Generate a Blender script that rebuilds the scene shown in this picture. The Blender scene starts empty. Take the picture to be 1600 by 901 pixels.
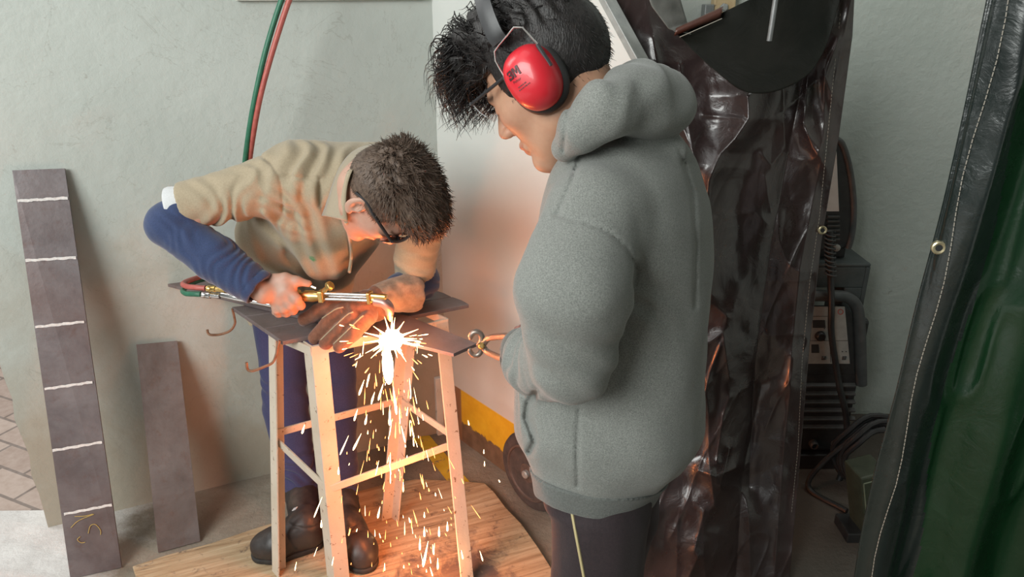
import bpy, bmesh, math, random
import numpy as np
from mathutils import Vector, Matrix, Quaternion

S = bpy.context.scene
COL = S.collection
random.seed(7)
RNG = np.random.default_rng(11)
PI = math.pi

# ---------------------------------------------------------------- camera, light, exposure
CAM_H = 1.6
PITCH = math.radians(22.0)
FPX = 1156.0                                   # focal length in pixels of the 1600 px wide frame
CP, SP = math.cos(PITCH), math.sin(PITCH)
cam_d = bpy.data.cameras.new('camera')
cam_d.sensor_width = 36.0
cam_d.lens = FPX / 1600.0 * 36.0
cam_d.clip_start = 0.02
cam = bpy.data.objects.new('camera', cam_d)
COL.objects.link(cam)
cam.location = (0, 0, CAM_H)
cam.rotation_euler = (PI / 2 - PITCH, 0, 0)
S.camera = cam

S.view_settings.view_transform = 'Standard'
S.view_settings.look = 'None'
S.view_settings.gamma = 1.0
S.view_settings.use_curve_mapping = False
S.view_settings.exposure = 0.0

world = bpy.data.worlds.new('world')
S.world = world
world.use_nodes = True
bg = world.node_tree.nodes['Background']
bg.inputs[0].default_value = (0.95, 0.97, 0.95, 1)
bg.inputs[1].default_value = 0.14

def area_light(name, loc, aim, size, size_y, power, color):
    d = bpy.data.lights.new(name, 'AREA')
    d.shape = 'RECTANGLE'
    d.size, d.size_y, d.energy, d.color = size, size_y, power, color
    o = bpy.data.objects.new(name, d)
    COL.objects.link(o)
    o.location = loc
    o.rotation_euler = (Vector(aim) - Vector(loc)).to_track_quat('-Z', 'Y').to_euler()
    return o

def point_light(name, loc, power, color, radius):
    d = bpy.data.lights.new(name, 'POINT')
    d.energy, d.color, d.shadow_soft_size = power, color, radius
    o = bpy.data.objects.new(name, d)
    COL.objects.link(o)
    o.location = loc
    return o

# daylight through the open shop front behind and to the left of the camera, and the roof light
area_light('doorway_daylight', (-2.3, -1.3, 2.7), (0.0, 2.0, 0.9), 2.4, 1.8, 172, (0.97, 1.0, 0.97))
area_light('roof_light', (-1.3, 0.9, 3.6), (-0.5, 1.6, 0.0), 1.6, 2.2, 14, (0.97, 1.0, 0.98))
area_light('yard_daylight', (-3.6, 2.6, 3.4), (-2.3, 2.6, 0.0), 2.0, 2.0, 85, (1.0, 0.97, 0.94))
area_light('bay_fill', (1.45, 2.15, 2.72), (1.45, 2.35, 0.0), 1.0, 0.25, 4.5, (0.96, 1.0, 0.96))  # added fill with no known source, brightens the upper right wall
# the burning metal itself
point_light('cut_glow', (-0.300, 1.665, 0.805), 8.5, (1.0, 0.23, 0.055), 0.02)
point_light('falling_glow', (-0.30, 1.63, 0.36), 4.5, (1.0, 0.21, 0.05), 0.05)
point_light('spark_glow', (-0.315, 1.64, 0.62), 3.2, (1.0, 0.21, 0.05), 0.05)
point_light('slag_glow', (-0.20, 1.62, 0.10), 2.0, (1.0, 0.34, 0.10), 0.05)

def P(px, py, Y=None, h=None):
    """World point on the camera ray of a photo pixel at forward distance Y or height h."""
    u, v = px - 800.0, py - 450.5
    down, fwd = v * CP + FPX * SP, FPX * CP - v * SP
    k = Y / fwd if Y is not None else (CAM_H - h) / down
    return Vector((u * k, fwd * k, CAM_H - down * k))

# ---------------------------------------------------------------- node materials
def new_mat(name):
    m = bpy.data.materials.new(name)
    m.use_nodes = True
    nt = m.node_tree
    return m, nt, nt.nodes['Principled BSDF']

def nd(nt, kind, **kw):
    n = nt.nodes.new(kind)
    for k, v in kw.items():
        if hasattr(n, k):
            setattr(n, k, v)
        else:
            n.inputs[k.replace('_', ' ')].default_value = v
    return n

def rgb(c):
    return (c[0], c[1], c[2], 1.0)

def ramp(nt, fac, stops):
    r = nt.nodes.new('ShaderNodeValToRGB')
    e = r.color_ramp.elements
    while len(e) < len(stops):
        e.new(0.5)
    for el, (p, c) in zip(e, stops):
        el.position = p
        el.color = rgb(c) if isinstance(c, (tuple, list)) else (c, c, c, 1)
    nt.links.new(fac, r.inputs[0])
    return r.outputs[0]

def noise(nt, scale, detail=5.0, rough=0.55, dist=0.0, vec=None, stretch=None):
    n = nd(nt, 'ShaderNodeTexNoise', Scale=scale, Detail=detail, Roughness=rough, Distortion=dist)
    if vec is None:
        vec = nd(nt, 'ShaderNodeTexCoord').outputs['Object']
    if stretch:
        mp = nd(nt, 'ShaderNodeMapping')
        mp.inputs['Scale'].default_value = stretch
        nt.links.new(vec, mp.inputs[0])
        vec = mp.outputs[0]
    nt.links.new(vec, n.inputs['Vector'])
    return n.outputs[0]

def mix(nt, fac, a, b):
    m = nt.nodes.new('ShaderNodeMix')
    m.data_type = 'RGBA'
    for val, idx in ((fac, 0), (a, 6), (b, 7)):
        if isinstance(val, (int, float)):
            m.inputs[idx].default_value = val
        elif isinstance(val, (tuple, list)):
            m.inputs[idx].default_value = rgb(val)
        else:
            nt.links.new(val, m.inputs[idx])
    return m.outputs[2]

def math_n(nt, op, a, b=None, clamp=False):
    m = nt.nodes.new('ShaderNodeMath')
    m.operation = op
    m.use_clamp = clamp
    for val, i in ((a, 0), (b, 1)):
        if val is None:
            continue
        if isinstance(val, (int, float)):
            m.inputs[i].default_value = val
        else:
            nt.links.new(val, m.inputs[i])
    return m.outputs[0]

def bump(nt, bsdf, h, strength=0.3, dist=0.01):
    b = nt.nodes.new('ShaderNodeBump')
    b.inputs['Strength'].default_value = strength
    b.inputs['Distance'].default_value = dist
    nt.links.new(h, b.inputs['Height'])
    nt.links.new(b.outputs[0], bsdf.inputs['Normal'])

def pm(name, c1, c2=None, scale=20.0, rough=0.6, metal=0.0, bstr=0.0, bscale=None, stretch=None, lo=0.35, hi=0.65, spots=None, coat=0.0, sheen=0.0, sss=0.0, bdist=0.004):
    """Plain procedural material: two tones mixed by noise, optional third tone in spots, bump."""
    m, nt, b = new_mat(name)
    c2 = c2 or c1
    n = noise(nt, scale, 6, 0.6, 0.2, stretch=stretch)
    col = ramp(nt, n, [(lo, c1), (hi, c2)])
    if spots:
        sc, thr, sw, cc = spots
        sp = ramp(nt, noise(nt, sc, 6, 0.65, 0.4), [(thr, 0.0), (thr + sw, 1.0)])
        col = mix(nt, sp, col, cc)
    nt.links.new(col, b.inputs['Base Color'])
    b.inputs['Roughness'].default_value = rough
    b.inputs['Metallic'].default_value = metal
    b.inputs['Coat Weight'].default_value = coat
    b.inputs['Sheen Weight'].default_value = sheen
    if sss:
        b.inputs['Subsurface Weight'].default_value = sss
        b.inputs['Subsurface Radius'].default_value = (0.012, 0.005, 0.003)
        b.inputs['Subsurface Scale'].default_value = 0.5
    if bstr:
        bump(nt, b, noise(nt, bscale or scale * 3, 5, 0.6, stretch=stretch), bstr, bdist)
    return m

def emit_mat(name, col, strength):
    m, nt, b = new_mat(name)
    b.inputs['Base Color'].default_value = rgb(col)
    b.inputs['Emission Color'].default_value = rgb(col)
    b.inputs['Emission Strength'].default_value = strength
    return m

# ---------------------------------------------------------------- object helpers
def link(o, parent=None):
    COL.objects.link(o)
    if parent is not None:
        o.parent = parent
        o.matrix_parent_inverse = parent.matrix_basis.inverted()
    return o

def tag(o, label=None, cat=None, group=None, kind=None):
    for k, v in (('label', label), ('category', cat), ('group', group), ('kind', kind)):
        if v:
            o[k] = v
    return o

def empty(name, loc, label, cat, group=None):
    o = bpy.data.objects.new(name, None)
    o.empty_display_size = 0.05
    o.location = loc
    link(o)
    return tag(o, label, cat, group)

def mobj(name, verts, faces, m, parent=None, smooth=False, mats=None, midx=None):
    me = bpy.data.meshes.new(name)
    me.from_pydata([tuple(v) for v in verts], [], [tuple(f) for f in faces])
    for mm in (mats or [m]):
        me.materials.append(mm)
    if midx is not None:
        me.polygons.foreach_set('material_index', list(midx))
    if smooth:
        me.polygons.foreach_set('use_smooth', [True] * len(me.polygons))
    me.update()
    return link(bpy.data.objects.new(name, me), parent)

class MB:
    """Collects solids into one mesh for one part."""
    def __init__(self):
        self.v, self.f, self.mi = [], [], []
    def add(self, verts, faces, mi=0):
        n = len(self.v)
        self.v += [Vector(x) for x in verts]
        self.f += [tuple(i + n for i in f) for f in faces]
        self.mi += [mi] * len(faces)
        return self
    def box(self, c, sx, sy, sz, R=None, mi=0):
        c = Vector(c)
        R = R or Matrix.Identity(3)
        vs = [c + R @ Vector((x * sx / 2, y * sy / 2, z * sz / 2)) for z in (-1, 1) for x, y in ((-1, -1), (1, -1), (1, 1), (-1, 1))]
        return self.add(vs, [(3, 2, 1, 0), (4, 5, 6, 7), (0, 1, 5, 4), (1, 2, 6, 5), (2, 3, 7, 6), (3, 0, 4, 7)], mi)
    def prism(self, pts, off, mi=0):
        """Closed polygon swept by a vector."""
        n = len(pts)
        pts = [Vector(p) for p in pts]
        off = Vector(off)
        vs = pts + [p + off for p in pts]
        fs = [tuple(reversed(range(n))), tuple(range(n, 2 * n))] + [(i, (i + 1) % n, n + (i + 1) % n, n + i) for i in range(n)]
        return self.add(vs, fs, mi)
    def sweep(self, prof, a, b, ux, uy, s0=1.0, s1=1.0, mi=0):
        """2D profile carried from a to b along the axes ux, uy."""
        a, b, ux, uy = Vector(a), Vector(b), Vector(ux), Vector(uy)
        n = len(prof)
        vs = [a + ux * x * s0 + uy * y * s0 for x, y in prof] + [b + ux * x * s1 + uy * y * s1 for x, y in prof]
        fs = [tuple(reversed(range(n))), tuple(range(n, 2 * n))] + [(i, (i + 1) % n, n + (i + 1) % n, n + i) for i in range(n)]
        return self.add(vs, fs, mi)
    def tube(self, pts, r, n=8, mi=0, cap=True):
        pts = [Vector(p) for p in pts]
        rs = r if isinstance(r, (list, tuple)) else [r] * len(pts)
        vs, fs = [], []
        prev = None
        for i, p in enumerate(pts):
            t = (pts[min(i + 1, len(pts) - 1)] - pts[max(i - 1, 0)]).normalized()
            if prev is None:
                prev = t.orthogonal().normalized()
            prev = (prev - t * prev.dot(t))
            prev = prev.normalized() if prev.length > 1e-6 else t.orthogonal().normalized()
            w = t.cross(prev)
            for k in range(n):
                a = 2 * PI * k / n
                vs.append(p + (prev * math.cos(a) + w * math.sin(a)) * rs[i])
        for i in range(len(pts) - 1):
            for k in range(n):
                fs.append((i * n + k, i * n + (k + 1) % n, (i + 1) * n + (k + 1) % n, (i + 1) * n + k))
        if cap:
            fs.append(tuple(reversed(range(n))))
            fs.append(tuple(range((len(pts) - 1) * n, len(pts) * n)))
        return self.add(vs, fs, mi)
    def lathe(self, o, axis, prof, n=20, mi=0, arc=None):
        """prof: (distance along axis, radius) list."""
        o, axis = Vector(o), Vector(axis).normalized()
        u = axis.orthogonal().normalized()
        w = axis.cross(u)
        vs, fs = [], []
        for d, r in prof:
            for k in range(n):
                a = 2 * PI * k / n
                vs.append(o + axis * d + (u * math.cos(a) + w * math.sin(a)) * r)
        for i in range(len(prof) - 1):
            for k in range(n):
                fs.append((i * n + k, i * n + (k + 1) % n, (i + 1) * n + (k + 1) % n, (i + 1) * n + k))
        fs.append(tuple(reversed(range(n))))
        fs.append(tuple(range((len(prof) - 1) * n, len(prof) * n)))
        return self.add(vs, fs, mi)
    def build(self, name, m, parent=None, smooth=False, bevel=0.0, segs=2):
        mats = m if isinstance(m, list) else [m]
        o = mobj(name, self.v, self.f, None, parent, smooth, mats, self.mi)
        bm = bmesh.new()
        bm.from_mesh(o.data)
        bmesh.ops.recalc_face_normals(bm, faces=bm.faces)
        bm.to_mesh(o.data)
        bm.free()
        if bevel:
            b = o.modifiers.new('bevel', 'BEVEL')
            b.width, b.segments, b.limit_method, b.angle_limit = bevel, segs, 'ANGLE', 0.6
        if smooth:
            o.data.set_sharp_from_angle(angle=math.radians(40))
        return o

def catmull(pts, n=8):
    pts = [np.array(p, float) for p in pts]
    q = [2 * pts[0] - pts[1]] + pts + [2 * pts[-1] - pts[-2]]
    out = []
    for i in range(1, len(q) - 2):
        for t in np.linspace(0, 1, n, endpoint=False):
            a, b, c, d = q[i - 1], q[i], q[i + 1], q[i + 2]
            out.append(0.5 * (2 * b + (c - a) * t + (2 * a - 5 * b + 4 * c - d) * t * t + (3 * b - a - 3 * c + d) * t ** 3))
    out.append(pts[-1])
    return [Vector(o) for o in out]

# ---------------------------------------------------------------- numpy noise, distance fields, surface nets
def _hash(i, j, k, s):
    h = (i * 374761393 + j * 668265263 + k * 2147483647 + s * 974711) & 0xffffffff
    h = ((h ^ (h >> 13)) * 1274126177) & 0xffffffff
    return ((h ^ (h >> 16)) & 0xffff) / 32767.5 - 1.0

def vnoise(p, s=0):
    """Smooth value noise in -1..1 for an (N,3) array."""
    p = np.asarray(p, float)
    i = np.floor(p).astype(np.int64)
    f = p - i
    w = f * f * f * (f * (f * 6 - 15) + 10)
    r = 0.0
    for a in (0, 1):
        for b in (0, 1):
            for c in (0, 1):
                wt = (w[:, 0] if a else 1 - w[:, 0]) * (w[:, 1] if b else 1 - w[:, 1]) * (w[:, 2] if c else 1 - w[:, 2])
                r = r + wt * _hash(i[:, 0] + a, i[:, 1] + b, i[:, 2] + c, s)
    return r

def fbm(p, octs=3, s=0):
    return sum(vnoise(np.asarray(p) * 2 ** o, s + o) * 0.5 ** o for o in range(octs))

class SDF:
    """A distance field sampled in a box; shapes are merged smoothly, then meshed with surface nets."""
    def __init__(self, lo, hi, h):
        self.lo = np.array(lo, float)
        self.h = h
        self.n = np.ceil((np.array(hi, float) - self.lo) / h).astype(int) + 1
        self.d = np.full(tuple(self.n), 1.0, np.float32)
    def _win(self, lo, hi):
        a = np.clip(np.floor((np.array(lo) - self.lo) / self.h).astype(int), 0, self.n)
        b = np.clip(np.ceil((np.array(hi) - self.lo) / self.h).astype(int) + 1, 0, self.n)
        if np.any(b <= a):
            return None
        ax = [(self.lo[i] + np.arange(a[i], b[i]) * self.h).astype(np.float32) for i in range(3)]
        return tuple(slice(a[i], b[i]) for i in range(3)), ax[0][:, None, None], ax[1][None, :, None], ax[2][None, None, :]
    def _put(self, sl, e, k, op):
        d = self.d[sl]
        if op == 'add':
            if k > 0:
                hh = np.maximum(k - np.abs(d - e), 0) / k
                self.d[sl] = np.minimum(d, e) - hh * hh * k * 0.25
            else:
                self.d[sl] = np.minimum(d, e)
        elif op == 'sub':
            e = -e
            if k > 0:
                hh = np.maximum(k - np.abs(d - e), 0) / k
                self.d[sl] = np.maximum(d, e) + hh * hh * k * 0.25
            else:
                self.d[sl] = np.maximum(d, e)
    def cone(self, a, b, ra, rb, k=0.0, op='add', squash=None):
        """Capsule with end radii ra, rb; squash=(unit axis, factor) flattens it along an axis."""
        a, b = np.array(a, float), np.array(b, float)
        m = max(ra, rb) * (1 if not squash else max(1.0, squash[1])) + k + 0.02
        w = self._win(np.minimum(a, b) - m, np.maximum(a, b) + m)
        if w is None:
            return self
        sl, X, Y, Z = w
        px, py, pz = X - a[0], Y - a[1], Z - a[2]
        ab = b - a
        if squash:
            n, f = np.array(squash[0], float), squash[1]
            q = (px * n[0] + py * n[1] + pz * n[2]) * (1.0 / f - 1.0)
            px, py, pz = px + q * n[0], py + q * n[1], pz + q * n[2]
            ab = ab + n * (ab @ n) * (1.0 / f - 1.0)
        L = max(ab @ ab, 1e-9)
        t = np.clip((px * ab[0] + py * ab[1] + pz * ab[2]) / L, 0, 1)
        e = np.sqrt((px - t * ab[0]) ** 2 + (py - t * ab[1]) ** 2 + (pz - t * ab[2]) ** 2) - (ra + (rb - ra) * t)
        self._put(sl, e.astype(np.float32), k, op)
        return self
    def chain(self, pts, rs, k=0.0, op='add', squash=None):
        for i in range(len(pts) - 1):
            self.cone(pts[i], pts[i + 1], rs[i], rs[i + 1], k if i == 0 or k == 0 else min(k, 0.01), op, squash)
        return self
    def ell(self, c, r, R=None, k=0.0, op='add'):
        """Ellipsoid, R's columns are its axes."""
        c, r = np.array(c, float), np.array(r, float)
        R = np.eye(3) if R is None else np.array(R, float)
        m = r.max() + k + 0.02
        w = self._win(c - m, c + m)
        if w is None:
            return self
        sl, X, Y, Z = w
        px, py, pz = X - c[0], Y - c[1], Z - c[2]
        q = [(px * R[0, i] + py * R[1, i] + pz * R[2, i]) for i in range(3)]
        k0 = np.sqrt(sum((q[i] / r[i]) ** 2 for i in range(3)))
        k1 = np.sqrt(sum((q[i] / r[i] ** 2) ** 2 for i in range(3))) + 1e-6
        e = np.where(k0 < 0.2, (k0 - 1) * r.min(), k0 * (k0 - 1) / k1)
        self._put(sl, e.astype(np.float32), k, op)
        return self
    def func(self, lo, hi, fn, k=0.0, op='add'):
        w = self._win(lo, hi)
        if w is not None:
            sl, X, Y, Z = w
            self._put(sl, np.broadcast_to(fn(X, Y, Z), self.d[sl].shape).astype(np.float32), k, op)
        return self
    def half(self, p, n, k=0.0):
        """Cuts away everything on the side the normal points to."""
        p, n = np.array(p, float), np.array(n, float)
        n = n / np.linalg.norm(n)
        sl, X, Y, Z = self._win(self.lo, self.lo + self.n * self.h)
        e = -((X - p[0]) * n[0] + (Y - p[1]) * n[1] + (Z - p[2]) * n[2])
        self._put(sl, e.astype(np.float32), k, 'sub')
        return self
    def displace(self, fn, band=0.03):
        idx = np.argwhere(np.abs(self.d) < band)
        pts = self.lo + idx * self.h
        self.d[tuple(idx.T)] += fn(pts).astype(np.float32)
        return self
    def mesh(self):
        d = self.d
        s = d < 0
        n = np.array(d.shape) - 1
        cnt = np.zeros(tuple(n), np.int8)
        offs = [(a, b, c) for a in (0, 1) for b in (0, 1) for c in (0, 1)]
        for a, b, c in offs:
            cnt += s[a:n[0] + a, b:n[1] + b, c:n[2] + c]
        act = np.argwhere((cnt > 0) & (cnt < 8))
        ids = np.full(tuple(n), -1, np.int32)
        ids[tuple(act.T)] = np.arange(len(act))
        pos = np.zeros((len(act), 3))
        num = np.zeros(len(act))
        for o0 in offs:
            for ax in range(3):
                if o0[ax]:
                    continue
                o1 = list(o0)
                o1[ax] = 1
                v0 = d[tuple((act + o0).T)]
                v1 = d[tuple((act + o1).T)]
                cr = (v0 < 0) != (v1 < 0)
                t = np.where(cr, v0 / np.where(cr, v0 - v1, 1), 0)
                q = np.tile(np.array(o0, float), (len(act), 1))
                q[:, ax] += t
                pos[cr] += q[cr]
                num += cr
        verts = self.lo + (act + pos / num[:, None]) * self.h
        faces = []
        for ax in range(3):
            b1, b2 = (ax + 1) % 3, (ax + 2) % 3
            sl0 = [slice(1, -1)] * 3
            sl1 = [slice(1, -1)] * 3
            sl0[ax], sl1[ax] = slice(0, -1), slice(1, None)
            e0, e1 = s[tuple(sl0)], s[tuple(sl1)]
            for flip, msk in ((False, e0 & ~e1), (True, ~e0 & e1)):
                c = np.argwhere(msk)
                if not len(c):
                    continue
                c[:, b1] += 1
                c[:, b2] += 1
                q = []
                for d1, d2 in ((-1, -1), (0, -1), (0, 0), (-1, 0)):
                    cc = c.copy()
                    cc[:, b1] += d1
                    cc[:, b2] += d2
                    q.append(ids[tuple(cc.T)])
                q = np.stack(q, 1)
                faces.append(q[:, ::-1] if flip else q)
        faces = np.concatenate(faces)
        faces = faces[(faces >= 0).all(1)]
        return verts, faces
    def build(self, name, m, parent=None, mats=None, pick=None, smooth_iter=1, keep_one=True, tint=None):
        v, f = self.mesh()
        if keep_one:
            lab = np.arange(len(v))
            while True:
                mn = lab[f].min(1)
                new = lab.copy()
                for j in range(4):
                    np.minimum.at(new, f[:, j], mn)
                new = new[new]
                if (new == lab).all():
                    break
                lab = new
            big = np.bincount(lab).argmax()
            keep = lab == big
            f = f[keep[f[:, 0]]]
            re = np.cumsum(keep) - 1
            v, f = v[keep], re[f]
        for _ in range(smooth_iter):
            acc, c = np.zeros_like(v), np.zeros(len(v))
            for j in range(4):
                for jj in (1, 3):
                    np.add.at(acc, f[:, j], v[f[:, (j + jj) % 4]])
                    np.add.at(c, f[:, j], 1)
            v = v * 0.5 + acc / np.maximum(c, 1)[:, None] * 0.5
        me = bpy.data.meshes.new(name)
        me.vertices.add(len(v))
        me.vertices.foreach_set('co', v.ravel())
        me.loops.add(len(f) * 4)
        me.loops.foreach_set('vertex_index', f.ravel().astype(np.int32))
        me.polygons.add(len(f))
        me.polygons.foreach_set('loop_start', np.arange(0, len(f) * 4, 4, dtype=np.int32))
        me.polygons.foreach_set('use_smooth', np.ones(len(f), bool))
        for mm in (mats or [m]):
            me.materials.append(mm)
        me.update(calc_edges=True)
        if pick is not None:
            me.polygons.foreach_set('material_index', pick(v[f].mean(1)).astype(np.int32))
        if tint is not None:
            at = me.color_attributes.new('tint', 'FLOAT_COLOR', 'POINT')
            at.data.foreach_set('color', tint(v).astype(np.float32).ravel())
        me.validate()
        return link(bpy.data.objects.new(name, me), parent)

def seg_dist(p, a, b):
    a, b = np.array(a, float), np.array(b, float)
    ab = b - a
    t = np.clip(((p - a) @ ab) / max(ab @ ab, 1e-9), 0, 1)
    return np.linalg.norm(p - a - t[:, None] * ab, axis=1), t

def folds(p, a, b, rad, direction, wave, amp, seed=0, warp=0.6, sharp=1.0):
    """Cloth folds around the segment a-b: ridges stacked along a direction, fading out with distance."""
    dd, _ = seg_dist(p, a, b)
    n = np.array(direction, float)
    n /= np.linalg.norm(n)
    ph = (p @ n) / wave + warp * vnoise(p / (wave * 2.2), seed)
    sn = np.sin(2 * PI * ph)
    sn = np.sign(sn) * np.abs(sn) ** sharp
    return -amp * np.exp(-(dd / rad) ** 2) * sn * (0.65 + 0.35 * vnoise(p / (wave * 1.6), seed + 5))

def proj(p):
    """Photo pixel of a world point."""
    x, y, z = p[0], p[1], CAM_H - p[2]
    zc = y * CP + z * SP
    yc = z * CP - y * SP
    return 800 + FPX * x / zc, 450.5 + FPX * yc / zc

# ================================================================ the setting
W0, W1 = Vector((-1.487, 1.915, 0)), Vector((-0.250, 2.476, 0))
WD = (W1 - W0).normalized()
WN = Vector((WD.y, -WD.x, 0))                     # towards the camera
E = Vector((0.643, -0.766, 0))                    # partition runs this way
EN = Vector((-0.766, -0.643, 0))

def wall_mat():
    m, nt, b = new_mat('painted_plaster_wall')
    tc = nd(nt, 'ShaderNodeTexCoord').outputs['Object']
    base = ramp(nt, noise(nt, 1.6, 6, 0.6), [(0.3, (0.455, 0.485, 0.45)), (0.7, (0.54, 0.57, 0.535))])
    # cloudy soot and dust that sticks to the lower wall
    sep = nd(nt, 'ShaderNodeSeparateXYZ')
    nt.links.new(tc, sep.inputs[0])
    z = math_n(nt, 'MULTIPLY_ADD', sep.outputs[2], -0.85)
    nt.nodes[-1].inputs[2].default_value = 1.05
    g = math_n(nt, 'MULTIPLY', math_n(nt, 'ADD', z, math_n(nt, 'MULTIPLY_ADD', noise(nt, 3.2, 7, 0.62, 0.5), 1.5)), 1.0)
    for n_ in nt.nodes:
        if n_.type == 'MATH' and n_.operation == 'MULTIPLY_ADD' and abs(n_.inputs[1].default_value - 1.5) < 1e-4:
            n_.inputs[2].default_value = -0.85
    grime = ramp(nt, g, [(0.08, 0.0), (0.85, 0.8)])
    col = mix(nt, grime, base, (0.36, 0.295, 0.215))
    spk = ramp(nt, noise(nt, 38, 5, 0.7), [(0.66, 0.0), (0.74, 0.45)])
    col = mix(nt, spk, col, (0.24, 0.20, 0.16))
    chips = ramp(nt, noise(nt, 9, 3, 0.6, 0.3), [(0.735, 0.0), (0.745, 0.8)])
    zz = ramp(nt, sep.outputs[2], [(0.60, 0.0), (0.63, 1.0), (0.75, 1.0), (0.80, 0.0)])
    col = mix(nt, math_n(nt, 'MULTIPLY', chips, zz), col, (0.72, 0.70, 0.64))
    crack = ramp(nt, noise(nt, 2.3, 7, 0.6, 1.2), [(0.4965, 0.0), (0.5, 0.35), (0.5035, 0.0)])
    col = mix(nt, crack, col, (0.27, 0.26, 0.22))
    nt.links.new(col, b.inputs['Base Color'])
    b.inputs['Roughness'].default_value = 0.62
    bump(nt, b, noise(nt, 14, 8, 0.62), 0.35, 0.012)
    return m

M_wall = wall_mat()
M_wall_r = pm('rough_grey_green_wall', (0.40, 0.435, 0.40), (0.46, 0.49, 0.455), 2.0, 0.7, bstr=0.45, bscale=30, bdist=0.01, spots=(22, 0.68, 0.06, (0.30, 0.31, 0.28)))

def partition_mat():
    m, nt, b = new_mat('painted_partition_panel')
    tc = nd(nt, 'ShaderNodeTexCoord').outputs['Object']
    sep = nd(nt, 'ShaderNodeSeparateXYZ')
    nt.links.new(tc, sep.inputs[0])
    x, z = sep.outputs[0], sep.outputs[2]
    wob = math_n(nt, 'MULTIPLY', noise(nt, 34, 5, 0.65), 0.05)
    zl = math_n(nt, 'ADD', z, wob)
    base = ramp(nt, noise(nt, 2.4, 6, 0.6), [(0.3, (0.60, 0.615, 0.585)), (0.7, (0.66, 0.67, 0.64))])
    dirty = mix(nt, ramp(nt, noise(nt, 26, 5, 0.7), [(0.68, 0.0), (0.74, 0.5)]), base, (0.45, 0.42, 0.36))
    yel = ramp(nt, noise(nt, 18, 5, 0.6), [(0.35, (0.72, 0.40, 0.02)), (0.62, (0.80, 0.49, 0.03))])
    brown = ramp(nt, noise(nt, 22, 5, 0.6), [(0.35, (0.14, 0.085, 0.05)), (0.65, (0.23, 0.14, 0.085))])
    low = mix(nt, ramp(nt, zl, [(0.110, 1.0), (0.114, 0.0)]), yel, brown)
    nearpost = ramp(nt, math_n(nt, 'ADD', x, 0.5), [(0.308, 1.0), (0.311, 0.0)])
    low = mix(nt, nearpost, low, (0.30, 0.16, 0.085))
    col = mix(nt, ramp(nt, z, [(0.224, 1.0), (0.2255, 0.0)]), dirty, low)
    nt.links.new(col, b.inputs['Base Color'])
    b.inputs['Roughness'].default_value = 0.42
    bump(nt, b, noise(nt, 30, 6, 0.6), 0.12, 0.006)
    return m

M_part = partition_mat()

def floor_mat():
    m, nt, b = new_mat('dusty_concrete_floor')
    base = ramp(nt, noise(nt, 3.0, 8, 0.65, 0.3), [(0.3, (0.17, 0.135, 0.10)), (0.5, (0.24, 0.20, 0.155)), (0.7, (0.33, 0.285, 0.23))])
    spk = ramp(nt, noise(nt, 60, 5, 0.7), [(0.62, 0.0), (0.72, 0.7)])
    col = mix(nt, spk, base, (0.13, 0.10, 0.08))
    tc = nd(nt, 'ShaderNodeTexCoord').outputs['Object']
    sep = nd(nt, 'ShaderNodeSeparateXYZ')
    nt.links.new(tc, sep.inputs[0])
    # pale cement apron at the doorway
    edge = math_n(nt, 'MULTIPLY', noise(nt, 6, 6, 0.65), 0.5)
    s_ = math_n(nt, 'ADD', math_n(nt, 'MULTIPLY', sep.outputs[0], -1.0), edge)
    ap = ramp(nt, math_n(nt, 'SUBTRACT', s_, 1.0), [(0.42, 0.0), (0.62, 1.0)])
    col = mix(nt, ap, col, ramp(nt, noise(nt, 8, 7, 0.65), [(0.3, (0.50, 0.475, 0.455)), (0.6, (0.66, 0.64, 0.62))]))
    bay_shade = math_n(nt, 'ADD', sep.outputs[0], math_n(nt, 'MULTIPLY', noise(nt, 3.5, 6, 0.6), 0.5))  # shade of the right bay painted into the floor colour, ragged edge
    col = mix(nt, ramp(nt, bay_shade, [(0.78, 0.0), (0.98, 0.8)]), col, (0.055, 0.045, 0.038))
    nt.links.new(col, b.inputs['Base Color'])
    b.inputs['Roughness'].default_value = 0.85
    bump(nt, b, noise(nt, 40, 8, 0.65), 0.5, 0.012)
    return m

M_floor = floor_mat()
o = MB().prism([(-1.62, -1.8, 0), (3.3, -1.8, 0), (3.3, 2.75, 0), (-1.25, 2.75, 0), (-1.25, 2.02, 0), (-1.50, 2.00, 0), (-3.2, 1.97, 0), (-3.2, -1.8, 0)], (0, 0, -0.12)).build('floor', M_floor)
tag(o, kind='structure')

def brick_mat():
    m, nt, b = new_mat('concrete_brick_paving')
    tc = nd(nt, 'ShaderNodeTexCoord').outputs['Object']
    mp = nd(nt, 'ShaderNodeMapping')
    mp.inputs['Rotation'].default_value = (0, 0, math.radians(24))
    nt.links.new(tc, mp.inputs[0])
    br = nd(nt, 'ShaderNodeTexBrick')
    br.inputs['Color1'].default_value = (0.38, 0.28, 0.23, 1)
    br.inputs['Color2'].default_value = (0.48, 0.37, 0.31, 1)
    br.inputs['Mortar'].default_value = (0.16, 0.12, 0.10, 1)
    br.inputs['Scale'].default_value = 1.0
    br.inputs['Mortar Size'].default_value = 0.006
    br.inputs['Brick Width'].default_value = 0.22
    br.inputs['Row Height'].default_value = 0.11
    nt.links.new(mp.outputs[0], br.inputs['Vector'])
    col = mix(nt, 0.25, br.outputs[0], ramp(nt, noise(nt, 30, 6, 0.65), [(0.3, (0.25, 0.2, 0.17)), (0.7, (0.62, 0.56, 0.52))]))
    nt.links.new(col, b.inputs['Base Color'])
    b.inputs['Roughness'].default_value = 0.85
    bump(nt, b, br.outputs[1], -0.5, 0.006)
    return m

o = MB().prism([(-7, 1.97, -0.03), (-1.42, 1.97, -0.03), (-1.42, 9, -0.03), (-7, 9, -0.03)], (0, 0, -0.1)).build('floor_yard', brick_mat())
tag(o, kind='structure')

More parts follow.
